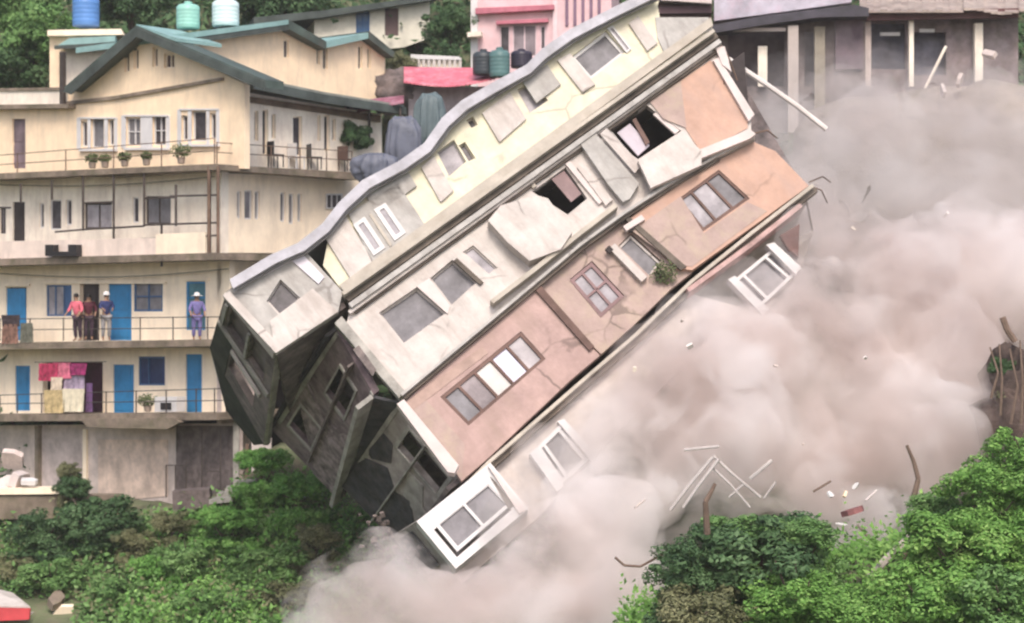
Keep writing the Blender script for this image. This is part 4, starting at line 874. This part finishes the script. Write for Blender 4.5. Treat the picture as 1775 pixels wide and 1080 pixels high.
add(e, PT, rect(1526, 56, 1560, 62), -.1, -.01, frame_white, 'sign_board'); add(e, PT, rect(1594, 50, 1620, 56), -.1, -.01, frame_white, 'sign_board'); add(e, PT, [(1494, 20), (1766, 14), (1766, 30), (1494, 36)], -.9, -.7, mat('dark_red_board', (.14, .07, .07)), 'fascia')
B().tube(PS.hit(1600, 160, -1.2), PS.hit(1640, 80, -1.2), .06).build('slanting_pole', lilac, label='slanting grey pole in front of the brown roofed shop', cat='pole')

# ------------------------------------------------------------------ debris
def bar(name, pts, r, m, label, cat='pole', group=None, r1=None, n=7):
    return B().path([at(*p) for p in pts], r, r1, n).build(name, m, label=label, cat=cat, group=group)
pale_pole = mat('pale_pole', (.70, .64, .61), var=.1)
bar('fallen_pole', [(1246, 92, -6.5), (1330, 148, -6.3), (1384, 186, -6.1), (1432, 224, -6)], .09, pale_pole, 'long pale pole falling away from the right end of the building')
bar_m = mat('dusty_white_bar', (.50, .46, .45), var=.2)
G = 'bent white frame bars standing in the dust'
bar('frame_bar', [(1162, 884, -16.8), (1196, 840, -16.8), (1236, 792, -16.8)], .045, bar_m, 'left bar of the white leaning pair above the dark tree', 'bar', G)
bar('frame_bar', [(1184, 880, -16.9), (1214, 838, -16.9), (1246, 796, -16.9)], .045, bar_m, 'right bar of the white leaning pair above the dark tree', 'bar', G)
bar('frame_bar', [(1236, 790, -16.8), (1270, 822, -16.8), (1318, 862, -16.8)], .04, bar_m, 'bar sloping down rightwards from the top of the leaning pair', 'bar', G)
bar('frame_bar', [(1232, 808, -16.8), (1266, 840, -16.8), (1300, 880, -16.8)], .035, bar_m, 'thinner bar below the one sloping down rightwards', 'bar', G)
bar('frame_bar', [(1300, 830, -16.8), (1338, 798, -16.8)], .05, bar_m, 'short white bar rising at the right of the bent frame', 'bar', G)
bar('frame_bar', [(1264, 862, -16.8), (1290, 838, -16.8)], .03, bar_m, 'shortest cross bar low in the bent frame', 'bar', G)
bar('frame_bar', [(1186, 780, -16.8), (1246, 774, -16.8)], .04, bar_m, 'level bar at the top of the bent frame', 'bar', G)
bar('frame_bar', [(1324, 864, -16.8), (1344, 836, -16.8)], .03, bar_m, 'small leaning bar at the far right of the bent frame', 'bar', G)
wood = mat('grey_brown_wood', (.20, .14, .11), var=.3, rough=.9, bump=.5); pale_wood = mat('bleached_wood', (.48, .42, .38), var=.2, rough=.9)
bar('fallen_log', [(1506, 1002, -23), (1545, 962, -23), (1584, 926, -23)], .11, pale_wood, 'bleached log lying on the slope left of the bright bushes', 'log')
bar('fallen_log', [(1512, 1020, -23.3), (1552, 1030, -23.3)], .10, wood, 'short brown log below the bleached one', 'log')
bar('fallen_log', [(1530, 1002, -23.3), (1556, 984, -23.3), (1570, 960, -23.3)], .06, wood, 'thin crooked branch leaning on the bleached log', 'branch')
bar('dead_trunk', [(1572, 772, -20), (1584, 800, -20), (1592, 830, -20), (1582, 870, -20)], .04, wood, 'bare leaning stump poking out of the dust', 'stump', None, .08)
bar('dead_trunk', [(1240, 838, -24.6), (1232, 854, -24.6), (1223, 870, -24.6), (1226, 925, -24.4)], .04, wood, 'crooked bare stem rising from the dark tree', 'stump', None, .08)
bar('bent_twig', [(1066, 966, -23), (1082, 980, -23), (1110, 982, -23), (1150, 960, -23)], .03, wood, 'thin bent twig at the left of the dark tree', 'twig')
bar('fallen_log', [(1738, 550, -15), (1746, 572, -15), (1760, 592, -15)], .09, wood, 'short dark stub above the earth bank', 'stub')
for i, (x, y0, y1) in enumerate(((1716, 602, 690), (1732, 596, 720), (1750, 604, 735), (1768, 590, 735))):
    bar('hanging_root', [(x, y0, -17.9), (x + 14 - 9 * (i % 2), (y0 + y1) / 2, -18.0), (x + 2, y1, -17.9)], .02, wood, ('leftmost short root', 'second root from the left', 'third root from the left', 'rightmost root')[i] + ' hanging on the brown earth bank', 'root', 'roots on the earth bank', .04)
bar('fallen_pole', [(500, 864, -2.2), (560, 856, -2.2)], .05, mat('pale_green_pole', (.55, .66, .58)), 'short pale green pole lying in the grass below the house')
for k, (a, c, rr_, mm, lb) in enumerate((((1410, 852), (1440, 834), .03, wood, 'thin brown lath left of the small white fragments'), ((1500, 868), (1520, 850), .03, trim_pink, 'pale lath right of the dark red piece'), ((1486, 910), (1512, 940), .035, wood, 'brown lath lying below the dark red piece'),
    ((1100, 880), (1118, 866), .025, concrete_old, 'short grey lath left of the leaning white pair'))):
    bar('broken_lath', [(*a, -18.6), (*c, -18.4)], rr_, mm, lb, 'lath', 'broken laths scattered in the dust')
# chunks of debris
def chunk(px, py, Y, s, m, label, cat='debris', flat=1.0, sd_=0):
    b = B(); rs = np.random.default_rng(sd_ + int(px)); c = at(px, py, Y); n = 7
    R = Matrix.Rotation(rs.uniform(0, 3), 3, Vector(rs.normal(size=3)).normalized())
    a = [R @ Vector((math.cos(2 * math.pi * i / n) * s * rs.uniform(.6, 1.2), 0, math.sin(2 * math.pi * i / n) * s * flat * rs.uniform(.6, 1.2))) + c for i in range(n)]
    b.prism(a, R @ Vector((0, s * .5, 0))); b.build('debris_chunk', m, label=label, cat=cat, group='broken pieces thrown about the slope')
chunk(1492, 378, 1, .38, frame_white, 'curved white fragment flying above the dust at mid right', flat=.5); chunk(1718, 380, 1, .35, frame_white, 'white fragment over the dust at the right edge', flat=.5)
chunk(1476, 882, -21, .26, mat('red_tile_debris', (.28, .12, .12), var=.4), 'dark red broken piece right of the dark tree'); chunk(1438, 858, -21, .10, frame_white, 'small white fragment left of the yellowish one'); chunk(1462, 856, -21, .13, cream, 'small yellowish fragment above the red piece')
chunk(1482, 842, -21, .12, frame_white, 'tiny white fragment above the red piece', flat=.6); chunk(1458, 908, -21, .18, frame_white, 'thin pale splinter below the red piece', flat=.25); chunk(1568, 976, -23, .12, frame_white, 'white scrap right of the bleached log')
chunk(1632, 158, 5, .26, trim_pink, 'pale fragment before the brown roofed shop'); chunk(1712, 98, 5, .45, concrete_old, 'grey lump under the brown tin roof', flat=.4)
chunk(1660, 140, 5, .3, concrete_old, 'grey lump beside the pale fragment'); chunk(1595, 386, 0, .6, concrete_dark, 'dark broken slab above the right dust', flat=.4)
SPOTS = [(1196, 600, 'below the mossy corner of the slab'), (1344, 634, 'beneath the broken corner window'), (1446, 452, 'right of the orange wall end'), (1500, 620, 'in the middle of the big cloud'),
         (1392, 770, 'above the bent white bars'), (1480, 396, 'beside the curved white fragment'), (1640, 372, 'between the two white fragments at right'), (1182, 556, 'just under the long cream slab edge'), (1100, 640, 'over the buried lowest storey')]
for k, (px_, py_, wh) in enumerate(SPOTS):
    q = random.Random(k); b = B(); c = at(px_, py_, -16.5 if py_ > 500 else -10); sz = q.uniform(.07, .14)
    b.box(c, (sz, sz * .6, sz * q.uniform(.3, 1.6)), Matrix.Rotation(q.uniform(0, 3), 3, Vector((q.random(), q.random(), .3)).normalized()))
    b.build('flying_fragment', (pale_pole, concrete_old, lilac)[k % 3], label='small fragment flying ' + wh, cat='debris', group='small fragments flying in the dust')
# rubble and walls low at the left
chunk(20, 800, -.9, .5, concrete_old, 'grey rubble block piled at the left basement wall', flat=.8); chunk(38, 838, -1.5, .55, trim_pink, 'pale rubble block lowest at the left basement wall'); chunk(8, 842, -1.4, .5, off_white, 'white rubble block at the left edge')
chunk(52, 838, -1.8, .3, frame_white, 'small white rubble piece beside the bushes')
PG = Plane(at(60, 870, -2.2), (1, 0.05, 0), (-.05, 1, 0))
pp(B(), PG, [(-60, 848), (140, 846), (140, 856), (-60, 858)], 0, .9).build('terrace_ledge', cream_pale, label='thin pale ledge above the dark bushes at left', cat='ledge')
pp(B(), PG, [(-60, 860), (210, 858), (210, 900), (-60, 900)], .1, .8).build('retaining_wall', slab_m, label='dark brown retaining wall under the pale ledge', cat='wall')
P3 = Plane(at(340, 870, -2.2), (1, 0.05, 0), (-.05, 1, 0))
pp(B(), P3, [(298, 852), (362, 848), (366, 880), (300, 884)], 0, .9).build('stone_block', concrete_dark, label='dark stone block beside the basement gate frame', cat='block')
for i in range(4):
    pp(B(), P3, [(362 + i * 14, 866 - i * 10), (400 + i * 14, 862 - i * 10), (402 + i * 14, 870 - i * 10), (362 + i * 14, 874 - i * 10)], -.6 + .4 * i, .3 + .4 * i).build('stone_step', side_pale, label=('lowest', 'second', 'third', 'topmost')[i] + ' rough stone step right of the dark stone block', cat='step', group='stone steps up to the basement')
# rubble / posts right of the basement
for i, (x, y0, y1, mm, wd) in enumerate(((404, 730, 850, side_pale, 10), (436, 760, 832, trim_pink, 34), (425, 770, 850, iron_rust, 6))):
    pp(B(), Plane(at(430, 800, -.6), (1, 0, 0), (0, 1, 0)), rect(x, y0, x + wd, y1), 0, .3 - .05 * i).build('broken_post' if wd < 20 else 'broken_wall', mm, label=('tall pale leaning post at the basement corner', 'pinkish broken wall piece beneath the falling end', 'thin rusty post before the broken wall piece')[i], cat='post' if wd < 20 else 'wall')
# red and white tin roof in the corner
PC = Plane(at(20, 1050, -7.5), (1, -.2, 0), (.2, 1, 0))
e = empty('corner_hut', at(10, 1090, -7.5), None, 'hut with a white roof and red eave in the lower left corner', 'hut')
B().prism([PC.hit(-40, 1052, -.4), PC.hit(52, 1054, -.4), PC.hit(22, 1030, 1.0), PC.hit(-40, 1014, 1.0)], (0, 0, .05)).build('roof', off_white, e)
pp(B(), PC, [(-40, 1053), (52, 1055), (50, 1074), (-40, 1078)], -.5, -.42).build('eave_board', mat('red_board', (.55, .07, .08), var=.15), e)
pp(B(), PC, rect(-40, 1066, 44, 1180), -.2, 1).build('wall', off_white, e)
chunk(112, 1060, -7.3, .42, cream_pale, 'pale flat boulder beside the corner hut', flat=.4); chunk(96, 1046, -7, .5, slab_m, 'dark brown boulder behind the pale one', flat=.5)
# green-black props? stones on slope
# ------------------------------------------------------------------ vegetation
def leaf_mesh(name, P, N, size, asp=.55):
    """P centres (n,3), size (n,), N facing (n,3): bent rhombus leaves as two triangles each"""
    n = len(P); N = N / np.linalg.norm(N, axis=1, keepdims=True)
    r = rng.normal(size=(n, 3)); a = np.cross(N, r); a /= np.linalg.norm(a, axis=1, keepdims=True); b_ = np.cross(N, a)
    s = size[:, None]; fold = N * s * .25
    V = np.stack([P - a * s, P + b_ * s * asp - fold, P + a * s, P - b_ * s * asp - fold], 1).reshape(-1, 3)
    me = bpy.data.meshes.new(name); me.vertices.add(4 * n); me.vertices.foreach_set('co', V.ravel())
    F = np.arange(4 * n).reshape(n, 4); T = np.stack([F[:, [0, 1, 2]], F[:, [0, 2, 3]]], 1).reshape(-1)
    me.loops.add(6 * n); me.loops.foreach_set('vertex_index', T.astype(np.int32)); me.polygons.add(2 * n)
    me.polygons.foreach_set('loop_start', np.arange(0, 6 * n, 3, dtype=np.int32)); me.polygons.foreach_set('loop_total', np.full(2 * n, 3, dtype=np.int32))
    me.update(calc_edges=True); me.validate(); return me
def crown_mesh(name, n_clump, n_leaf, size, m, spread=1.0, flat=.8):
    size *= .62; n_leaf = int(n_leaf * 2.2)
    """unit crown: clumps of leaves over an uneven ball of radius ~1"""
    Ps = []; Ns = []
    for i in range(n_clump):
        d = rng.normal(size=3); d /= np.linalg.norm(d); d[2] = d[2] * .8 + .15
        c = d * rng.uniform(.35, .95) * np.array([1, 1, flat]); rc = rng.uniform(.14, .34) * spread
        q = rng.normal(size=(n_leaf, 3)); q /= np.linalg.norm(q, axis=1, keepdims=True); k = rng.uniform(.55, 1.05, (n_leaf, 1))
        Ps.append(c + q * k * rc * np.array([1, 1, .75])); Ns.append(q + rng.normal(size=(n_leaf, 3)) * .5 + np.array([0, 0, .6]))
    P = np.concatenate(Ps); N = np.concatenate(Ns)
    me = leaf_mesh(name, P, N, rng.uniform(.6, 1.3, len(P)) * size); me.materials.append(m); return me
L_dark = leafmat('dark_blue_green_leaves', [(.03, .06, .03), (.065, .13, .05), (.16, .26, .12)])
L_mid = leafmat('mid_green_leaves', [(.06, .13, .04), (.14, .27, .08), (.30, .45, .18)])
L_bright = leafmat('bright_green_leaves', [(.06, .14, .03), (.16, .33, .07), (.36, .53, .17)])
L_olive = leafmat('olive_yellow_leaves', [(.08, .09, .045), (.17, .18, .09), (.32, .31, .17)])
L_grass = leafmat('lush_grass_leaves', [(.06, .16, .035), (.15, .34, .07), (.33, .54, .17)])
CR = {'dark': [crown_mesh('crown', 42, 90, .085, L_dark) for _ in range(2)], 'mid': [crown_mesh('crown', 42, 90, .085, L_mid) for _ in range(2)],
      'bright': [crown_mesh('crown', 46, 100, .075, L_bright) for _ in range(2)], 'olive': [crown_mesh('crown', 36, 80, .08, L_olive, 1.1) for _ in range(1)],
      'grass': [crown_mesh('crown', 46, 90, .08, L_grass, 1, .6)], 'far': [crown_mesh('crown', 60, 90, .07, L_dark, .9)]}
bark = mat('bark', (.10, .075, .06), var=.3, rough=.95, bump=.5)
def plant(px, py, Y, r, kind, label, name='bush', cat='bush', group=None, sz=1.0, h=None, var=0):
    """px,py: where the middle of the crown shows; r: crown radius in metres"""
    c = at(px, py, Y); g = TZ(c.x, c.y); base = Vector((c.x, c.y, min(g, c.z - r * .5)))
    e = empty(name, base, None, label, cat, group)
    o = bpy.data.objects.new('crown', CR[kind][var % len(CR[kind])]); C.objects.link(o); o.parent = e
    o.location = c - base; o.scale = (r, r, r * sz); o.rotation_euler = (0, 0, random.uniform(0, 6.28))
    if cat == 'bush' and c.z - base.z > r * .6:             # low skirt of leaves reaching the ground
        o = bpy.data.objects.new('lower_crown', CR[kind][0]); C.objects.link(o); o.parent = e
        o.location = (c - base) * .4; o.scale = (r * 1.05, r * 1.05, max(r * .6, (c.z - base.z) * .55)); o.rotation_euler = (0, 0, random.uniform(0, 6.28))
    b = B(); H = c.z - base.z
    b.path([base - Vector((0, 0, .3)), base.lerp(c, .5) + Vector((random.uniform(-.1, .1), 0, 0)), c], max(.04, r * .09), r * .05, 8)
    for k in range(6):
        t = random.uniform(.45, .95); p0 = base.lerp(c, t); d = Vector((random.uniform(-1, 1), random.uniform(-1, 1), random.uniform(.0, .7))).normalized()
        b.path([p0, p0 + d * r * .4, p0 + d * r * .7 + Vector((0, 0, r * .12))], r * .035, r * .012, 5)
    b.build('trunk', bark, e)
    return e
# left slope
plant(60, 70, 12, 2.0, 'mid', 'leafy tree at the top left edge beside the stair tower', 'tree', 'tree')
plant(20, 130, 11, 1.5, 'dark', 'dark tree low at the left edge above the parapet', 'tree', 'tree', var=1)
plant(30, 10, 14, 2.0, 'mid', 'green tree topmost at the left edge', 'tree', 'tree', var=1)
plant(230, 0, 17, 2.2, 'far', 'dark tree behind the blue water tank', 'tree', 'tree')
plant(480, 8, 22, 2.6, 'far', 'dark tree behind the teal roof, right of the pale tank', 'tree', 'tree')
plant(782, 50, 16, 1.4, 'far', 'dark tree between the grey cream house and the pink house', 'tree', 'tree')
plant(775, 105, 14.5, .9, 'dark', 'dark bush above the white parapet', var=1)
plant(692, 110, 13, .8, 'olive', 'olive bush at the foot of the grey cream house')
plant(610, 240, 5, .9, 'dark', 'dark bush behind the balcony end, left of the grey tarpaulins')
plant(165, 905, -3.4, 1.55, 'dark', 'big dark blue green bush under the basement wall, left', sz=.8)
plant(30, 985, -5.0, .9, 'olive', 'olive scrub at the left edge below the dark bush', sz=.8)
plant(270, 985, -5.4, .9, 'grass', 'fresh green clump in the middle of the left slope', sz=.9)
plant(80, 925, -4.2, 1.2, 'dark', 'dark bush at far left below the pale ledge', sz=.8, var=1)
plant(130, 846, -2.6, .75, 'dark', 'sprawling dark bush top against the grey basement panel', sz=.9)
plant(120, 815, -2.4, .45, 'olive', 'thin olive weeds climbing the basement wall')
plant(235, 935, -4.3, .7, 'olive', 'yellow green bush right of the big dark bush', sz=.8)
plant(300, 905, -3.8, .8, 'olive', 'dry olive scrub below the stone block', sz=.7)
plant(455, 800, -2.2, .9, 'grass', 'fresh green bush beneath the dark overhanging end')
plant(510, 845, -3.2, 1.0, 'grass', 'lush green bush around the pale green pole')
plant(400, 900, -4.2, 1.2, 'grass', 'wide bright green bush at the middle of the left slope', sz=.7)
plant(330, 975, -5.2, 1.3, 'mid', 'dark green bush in the lower middle of the left slope', sz=.7)
plant(460, 980, -6, 1.2, 'mid', 'green bush left of the lower dust', sz=.8, var=1)
plant(545, 930, -5.5, .9, 'olive', 'dusty olive bush at the edge of the lower dust cloud', sz=.8)
plant(500, 1035, -7.5, 1.2, 'olive', 'dusty brown green bush at the bottom beside the dust', sz=.8)
plant(90, 1000, -6, 1.1, 'mid', 'pale green bush above the corner hut', sz=.7)
plant(210, 1030, -6.8, 1.2, 'mid', 'green bush right of the boulders at the bottom', sz=.7, var=1)
plant(370, 1060, -7.6, 1.3, 'mid', 'green bush at the bottom edge in the left half', sz=.7)
# right foreground
plant(1315, 965, -24, 1.85, 'dark', 'dense dark green tree in front of the dust, lower right', 'tree', 'tree', sz=.75)
plant(1205, 990, -24, 1.05, 'dark', 'dark bush at the left foot of the dense dark tree', sz=.9, var=1)
plant(1290, 925, -23.5, 1.2, 'mid', 'mid green leafy top of the dense dark tree', sz=.5)
plant(1395, 925, -24, .95, 'mid', 'mid green bush on the right shoulder of the dark tree', sz=.6, var=1)
plant(1225, 1060, -25, 1.2, 'olive', 'dull olive bush at the bottom below the dark tree', sz=.8)
plant(1380, 1045, -25.5, 1.35, 'bright', 'bright green bush at the bottom below the dark tree', sz=.7)
plant(1470, 1075, -26, 1.2, 'bright', 'bright green bush under the short brown log', sz=.7, var=1)
plant(1620, 1040, -26, 1.5, 'bright', 'large bright green bush right of the logs, bottom', sz=.8)
plant(1745, 1050, -26.5, 1.4, 'mid', 'darker green bush in the bottom right corner', sz=.8)
plant(1660, 945, -25, 1.35, 'bright', 'large bright green bush right of the bleached log', sz=.8, var=1)
plant(1770, 940, -25, 1.3, 'bright', 'bright green bush at the right edge, above the corner one', sz=.9)
plant(1720, 850, -24, 1.2, 'bright', 'bright green bush on the upper right slope', sz=.8, var=1)
plant(1790, 790, -23.5, 1.1, 'bright', 'topmost bright green bush at the right edge', sz=.9)
plant(1630, 880, -23, .8, 'mid', 'small green bush next to the leaning stump', sz=.7)
plant(1610, 925, -23, .6, 'olive', 'dull bush above the end of the bleached log', sz=.7)

plant(1775, 690, -15, .8, 'olive', 'dusty scrub on the brown earth bank at the right edge', sz=.9)
plant(1745, 640, -14.5, .55, 'dark', 'dark scrub on top of the earth bank beside the hanging roots', sz=.9)
# undergrowth: uncountable leaves over the slopes (one mesh each)
def undergrowth(name, fn, n, size, m, lift=.3, label=None):
    P = []; 
    while len(P) < n:
        p = fn()
        if p is None: continue
        x, y = p; k = noise.noise(Vector((x * .9, y * .9, 1.3)))
        if x < -13.4 and y < -6.3 and name != 'hillside_woods': continue
        P.append((x, y, TZ(x, y) + abs(random.gauss(0, lift)) * (1 + 1.5 * max(0, k))))
    P = np.array(P); N = rng.normal(size=P.shape) * .7 + np.array([0, -.5, 1])
    me = leaf_mesh(name, P, N, rng.uniform(.6, 1.4, len(P)) * size); me.materials.append(m)
    o = bpy.data.objects.new(name, me); C.objects.link(o); o['kind'] = 'stuff'; o['label'] = label
    return o
undergrowth('undergrowth', lambda: (random.uniform(-20, 1.5), random.uniform(-15, -1.4)), 42000, .10, L_mid, .28, 'tangled green undergrowth covering the left slope')
undergrowth('grass', lambda: (random.uniform(-12, -2), random.uniform(-9, -1.2)), 22000, .09, L_grass, .3, 'lush grass and weeds under the falling building')
undergrowth('dry_scrub', lambda: (random.uniform(-20, 2), random.uniform(-12, -1.5)), 8000, .09, L_olive, .4, 'dry scrub on the left slope')
undergrowth('weeds', lambda: (random.uniform(2.5, 17), random.uniform(-30, -17)), 42000, .08, L_bright, .3, 'bright weeds covering the near right slope')
undergrowth('hillside_woods', lambda: (random.uniform(-26, 26), random.uniform(7, 44)), 60000, .22, L_dark, .9, 'dark wooded hillside behind the houses')

# ------------------------------------------------------------------ dust clouds
def dust(name, blobs, density, label, col=(.965, .925, .915), voxel=.22, disp=.9, ns=.35, contrast=(.25, .62), detail=4):
    """blobs: (px,py,Y,r[,sx]) lumps merged into one billowing body of air-borne dust"""
    import bmesh
    bm = bmesh.new()
    for q in blobs:
        px, py, Y, r = q[:4]; sq = q[4] if len(q) > 4 else 1.0
        M = Matrix.Translation(at(px, py, Y)) @ Matrix.Diagonal((r * sq, r, r, 1))
        bmesh.ops.create_icosphere(bm, subdivisions=3, radius=1, matrix=M)
    me = bpy.data.meshes.new(name); bm.to_mesh(me); bm.free()
    o = bpy.data.objects.new(name, me); C.objects.link(o); o['kind'] = 'stuff'; o['label'] = label
    r_ = o.modifiers.new('merge', 'REMESH'); r_.mode = 'VOXEL'; r_.voxel_size = voxel
    for sc_, st in ((3.0, disp), (1.2, disp * .6), (.55, disp * .3)):
        tx = bpy.data.textures.new(name + 'tx', 'CLOUDS'); tx.noise_scale = sc_; tx.noise_depth = 2
        d_ = o.modifiers.new('billow', 'DISPLACE'); d_.texture = tx; d_.strength = st; d_.mid_level = .5; d_.texture_coords = 'GLOBAL'
    s_ = o.modifiers.new('soft', 'SMOOTH'); s_.iterations = 2; s_.factor = .5
    m = bpy.data.materials.new(name); m.use_nodes = True; t = m.node_tree; n = t.nodes; L = t.links; n.clear()
    out = n.new('ShaderNodeOutputMaterial'); v = n.new('ShaderNodeVolumePrincipled'); L.new(v.outputs[0], out.inputs['Volume'])
    v.inputs['Color'].default_value = (*col, 1); v.inputs['Anisotropy'].default_value = 0.0; v.inputs['Density'].default_value = density
    if contrast:
        g = n.new('ShaderNodeNewGeometry'); nz = n.new('ShaderNodeTexNoise'); nz.inputs['Scale'].default_value = ns; nz.inputs['Detail'].default_value = detail; nz.inputs['Roughness'].default_value = .62
        L.new(g.outputs['Position'], nz.inputs['Vector']); mr = n.new('ShaderNodeMapRange'); mr.inputs[1].default_value = contrast[0]; mr.inputs[2].default_value = contrast[1]
        mr.inputs[3].default_value = 0; mr.inputs[4].default_value = density; L.new(nz.outputs[0], mr.inputs[0]); L.new(mr.outputs[0], v.inputs['Density'])
        nz.inputs['Distortion'].default_value = .6
        n2 = n.new('ShaderNodeTexNoise'); n2.inputs['Scale'].default_value = .28; n2.inputs['Detail'].default_value = 2; L.new(g.outputs['Position'], n2.inputs['Vector'])
        m2 = n.new('ShaderNodeMapRange'); m2.inputs[1].default_value = .4; m2.inputs[2].default_value = .62; L.new(n2.outputs[0], m2.inputs[0])
        mx = n.new('ShaderNodeMix'); mx.data_type = 'RGBA'; mx.inputs[6].default_value = (*col, 1); mx.inputs[7].default_value = (col[0] * .84, col[1] * .79, col[2] * .77, 1)
        L.new(m2.outputs[0], mx.inputs[0]); L.new(mx.outputs[2], v.inputs['Color'])
    me.materials.append(m)
    return o
MAIN = [(1120, 730, -15, 1.25), (1180, 660, -15, 1.1), (1260, 640, -15, 1.3), (1210, 740, -15, 1.5), (1330, 620, -14, 1.5), (1400, 540, -13, 1.4), (1460, 590, -13, 1.6), (1560, 500, -11, 2.0), (1690, 530, -10, 2.3), (1620, 640, -12, 2.3), (1500, 700, -13, 2.0),
     (1370, 720, -14, 1.7), (1280, 770, -15, 1.7), (1140, 830, -15, 1.6), (1050, 800, -15, 1.0), (1560, 800, -15, 1.7), (1430, 830, -15, 1.7), (1790, 480, -9, 2.2), (1690, 430, -8, 1.4), (1600, 450, -9, 1.2), (1440, 450, -11, 1.0), (1770, 420, -8, 1.2), (1510, 900, -18, .8), (1500, 960, -19, .6), (1300, 560, -12.5, 1.0), (1240, 580, -13, .8), (1700, 700, -13, 1.6), (1340, 500, -10, 1.0), (1640, 780, -15, 1.2)]
PLUME = [(580, 1060, -19, 1.0), (640, 1030, -19, 1.0), (700, 1030, -18, 1.1), (770, 1050, -18, 1.1), (850, 1040, -18, 1.1), (910, 990, -17.5, 1.1), (970, 930, -17, 1.2), (1040, 980, -17, 1.6), (1050, 1070, -19, 1.4), (940, 1080, -19, 1.4), (1080, 890, -17, 1.2), (700, 1090, -19, 1.3), (810, 1090, -19, 1.2), (590, 1110, -19, 1.2), (1010, 870, -16, .9)]
VEIL = [(1420, 330, -3, 2.2), (1530, 280, -1, 2.6), (1660, 300, 0, 2.8), (1560, 400, -3, 2.6), (1480, 200, 2, 1.6), (1700, 400, -4, 2.8), (1780, 280, 0, 2.4), (1400, 420, -6, 1.6), (1350, 240, 1, 1.6), (1620, 200, 2, 1.5), (1440, 150, 3, 1.3), (1700, 180, 3, 1.4)]
grow = lambda L, k: [(a, b, c, r + k) for a, b, c, r in L]
dust('dust_cloud', grow(MAIN, -.2), 1.3, 'dense pinkish dust cloud boiling over the lower right of the building', disp=1.3, ns=.5)
dust('dust_fringe', grow(MAIN, .35), .9, 'thin ragged edge of the main dust cloud', disp=1.6, ns=.75, contrast=(.46, .64), detail=7)
dust('dust_plume', grow(PLUME, -.15), 1.3, 'pinkish dust plume rolling along the bottom of the picture', disp=1.0, ns=.6)
dust('dust_plume_fringe', grow(PLUME, .3), .9, 'soft ragged edge of the low dust plume', disp=1.3, ns=.85, contrast=(.47, .66), detail=7)
dust('dust_drift', [(960, 800, -15, 1.1), (1040, 720, -15, 1.2), (1120, 650, -15, 1.2), (1200, 570, -14.5, 1.2), (1300, 520, -13.5, 1.3), (1400, 420, -12, 1.1), (1430, 350, -11, 1.0), (880, 900, -16, 1.0), (1260, 560, -13.5, 1.2)], .42,
     'pale dust drifting across the buried lowest storey', disp=1.2, ns=.8, contrast=(.38, .62), detail=6)
dust('dust_veil', VEIL, .42, 'thin grey dust veil drifting before the roadside shops', col=(.88, .845, .835), disp=1.8, ns=.5, contrast=(.38, .62), detail=6)
dust('dust_haze_patch', grow(VEIL, 1.0), .07, 'faint outermost dust in front of the shops', col=(.88, .845, .835), disp=2.2, ns=.4, contrast=(.3, .6))

# ------------------------------------------------------------------ light dusty haze in the air
hz = B().box((0, 42, 16), (284, 242, 102)).build('haze', mat('haze_tmp', (1, 1, 1)), kind='stuff', label='faint dusty haze in the valley air')
m = bpy.data.materials.new('haze'); m.use_nodes = True; n = m.node_tree.nodes; n.clear()
v = n.new('ShaderNodeVolumePrincipled'); v.inputs['Color'].default_value = (.98, .95, .94, 1); v.inputs['Density'].default_value = .0004
m.node_tree.links.new(v.outputs[0], n.new('ShaderNodeOutputMaterial').inputs['Volume']); hz.data.materials[0] = m
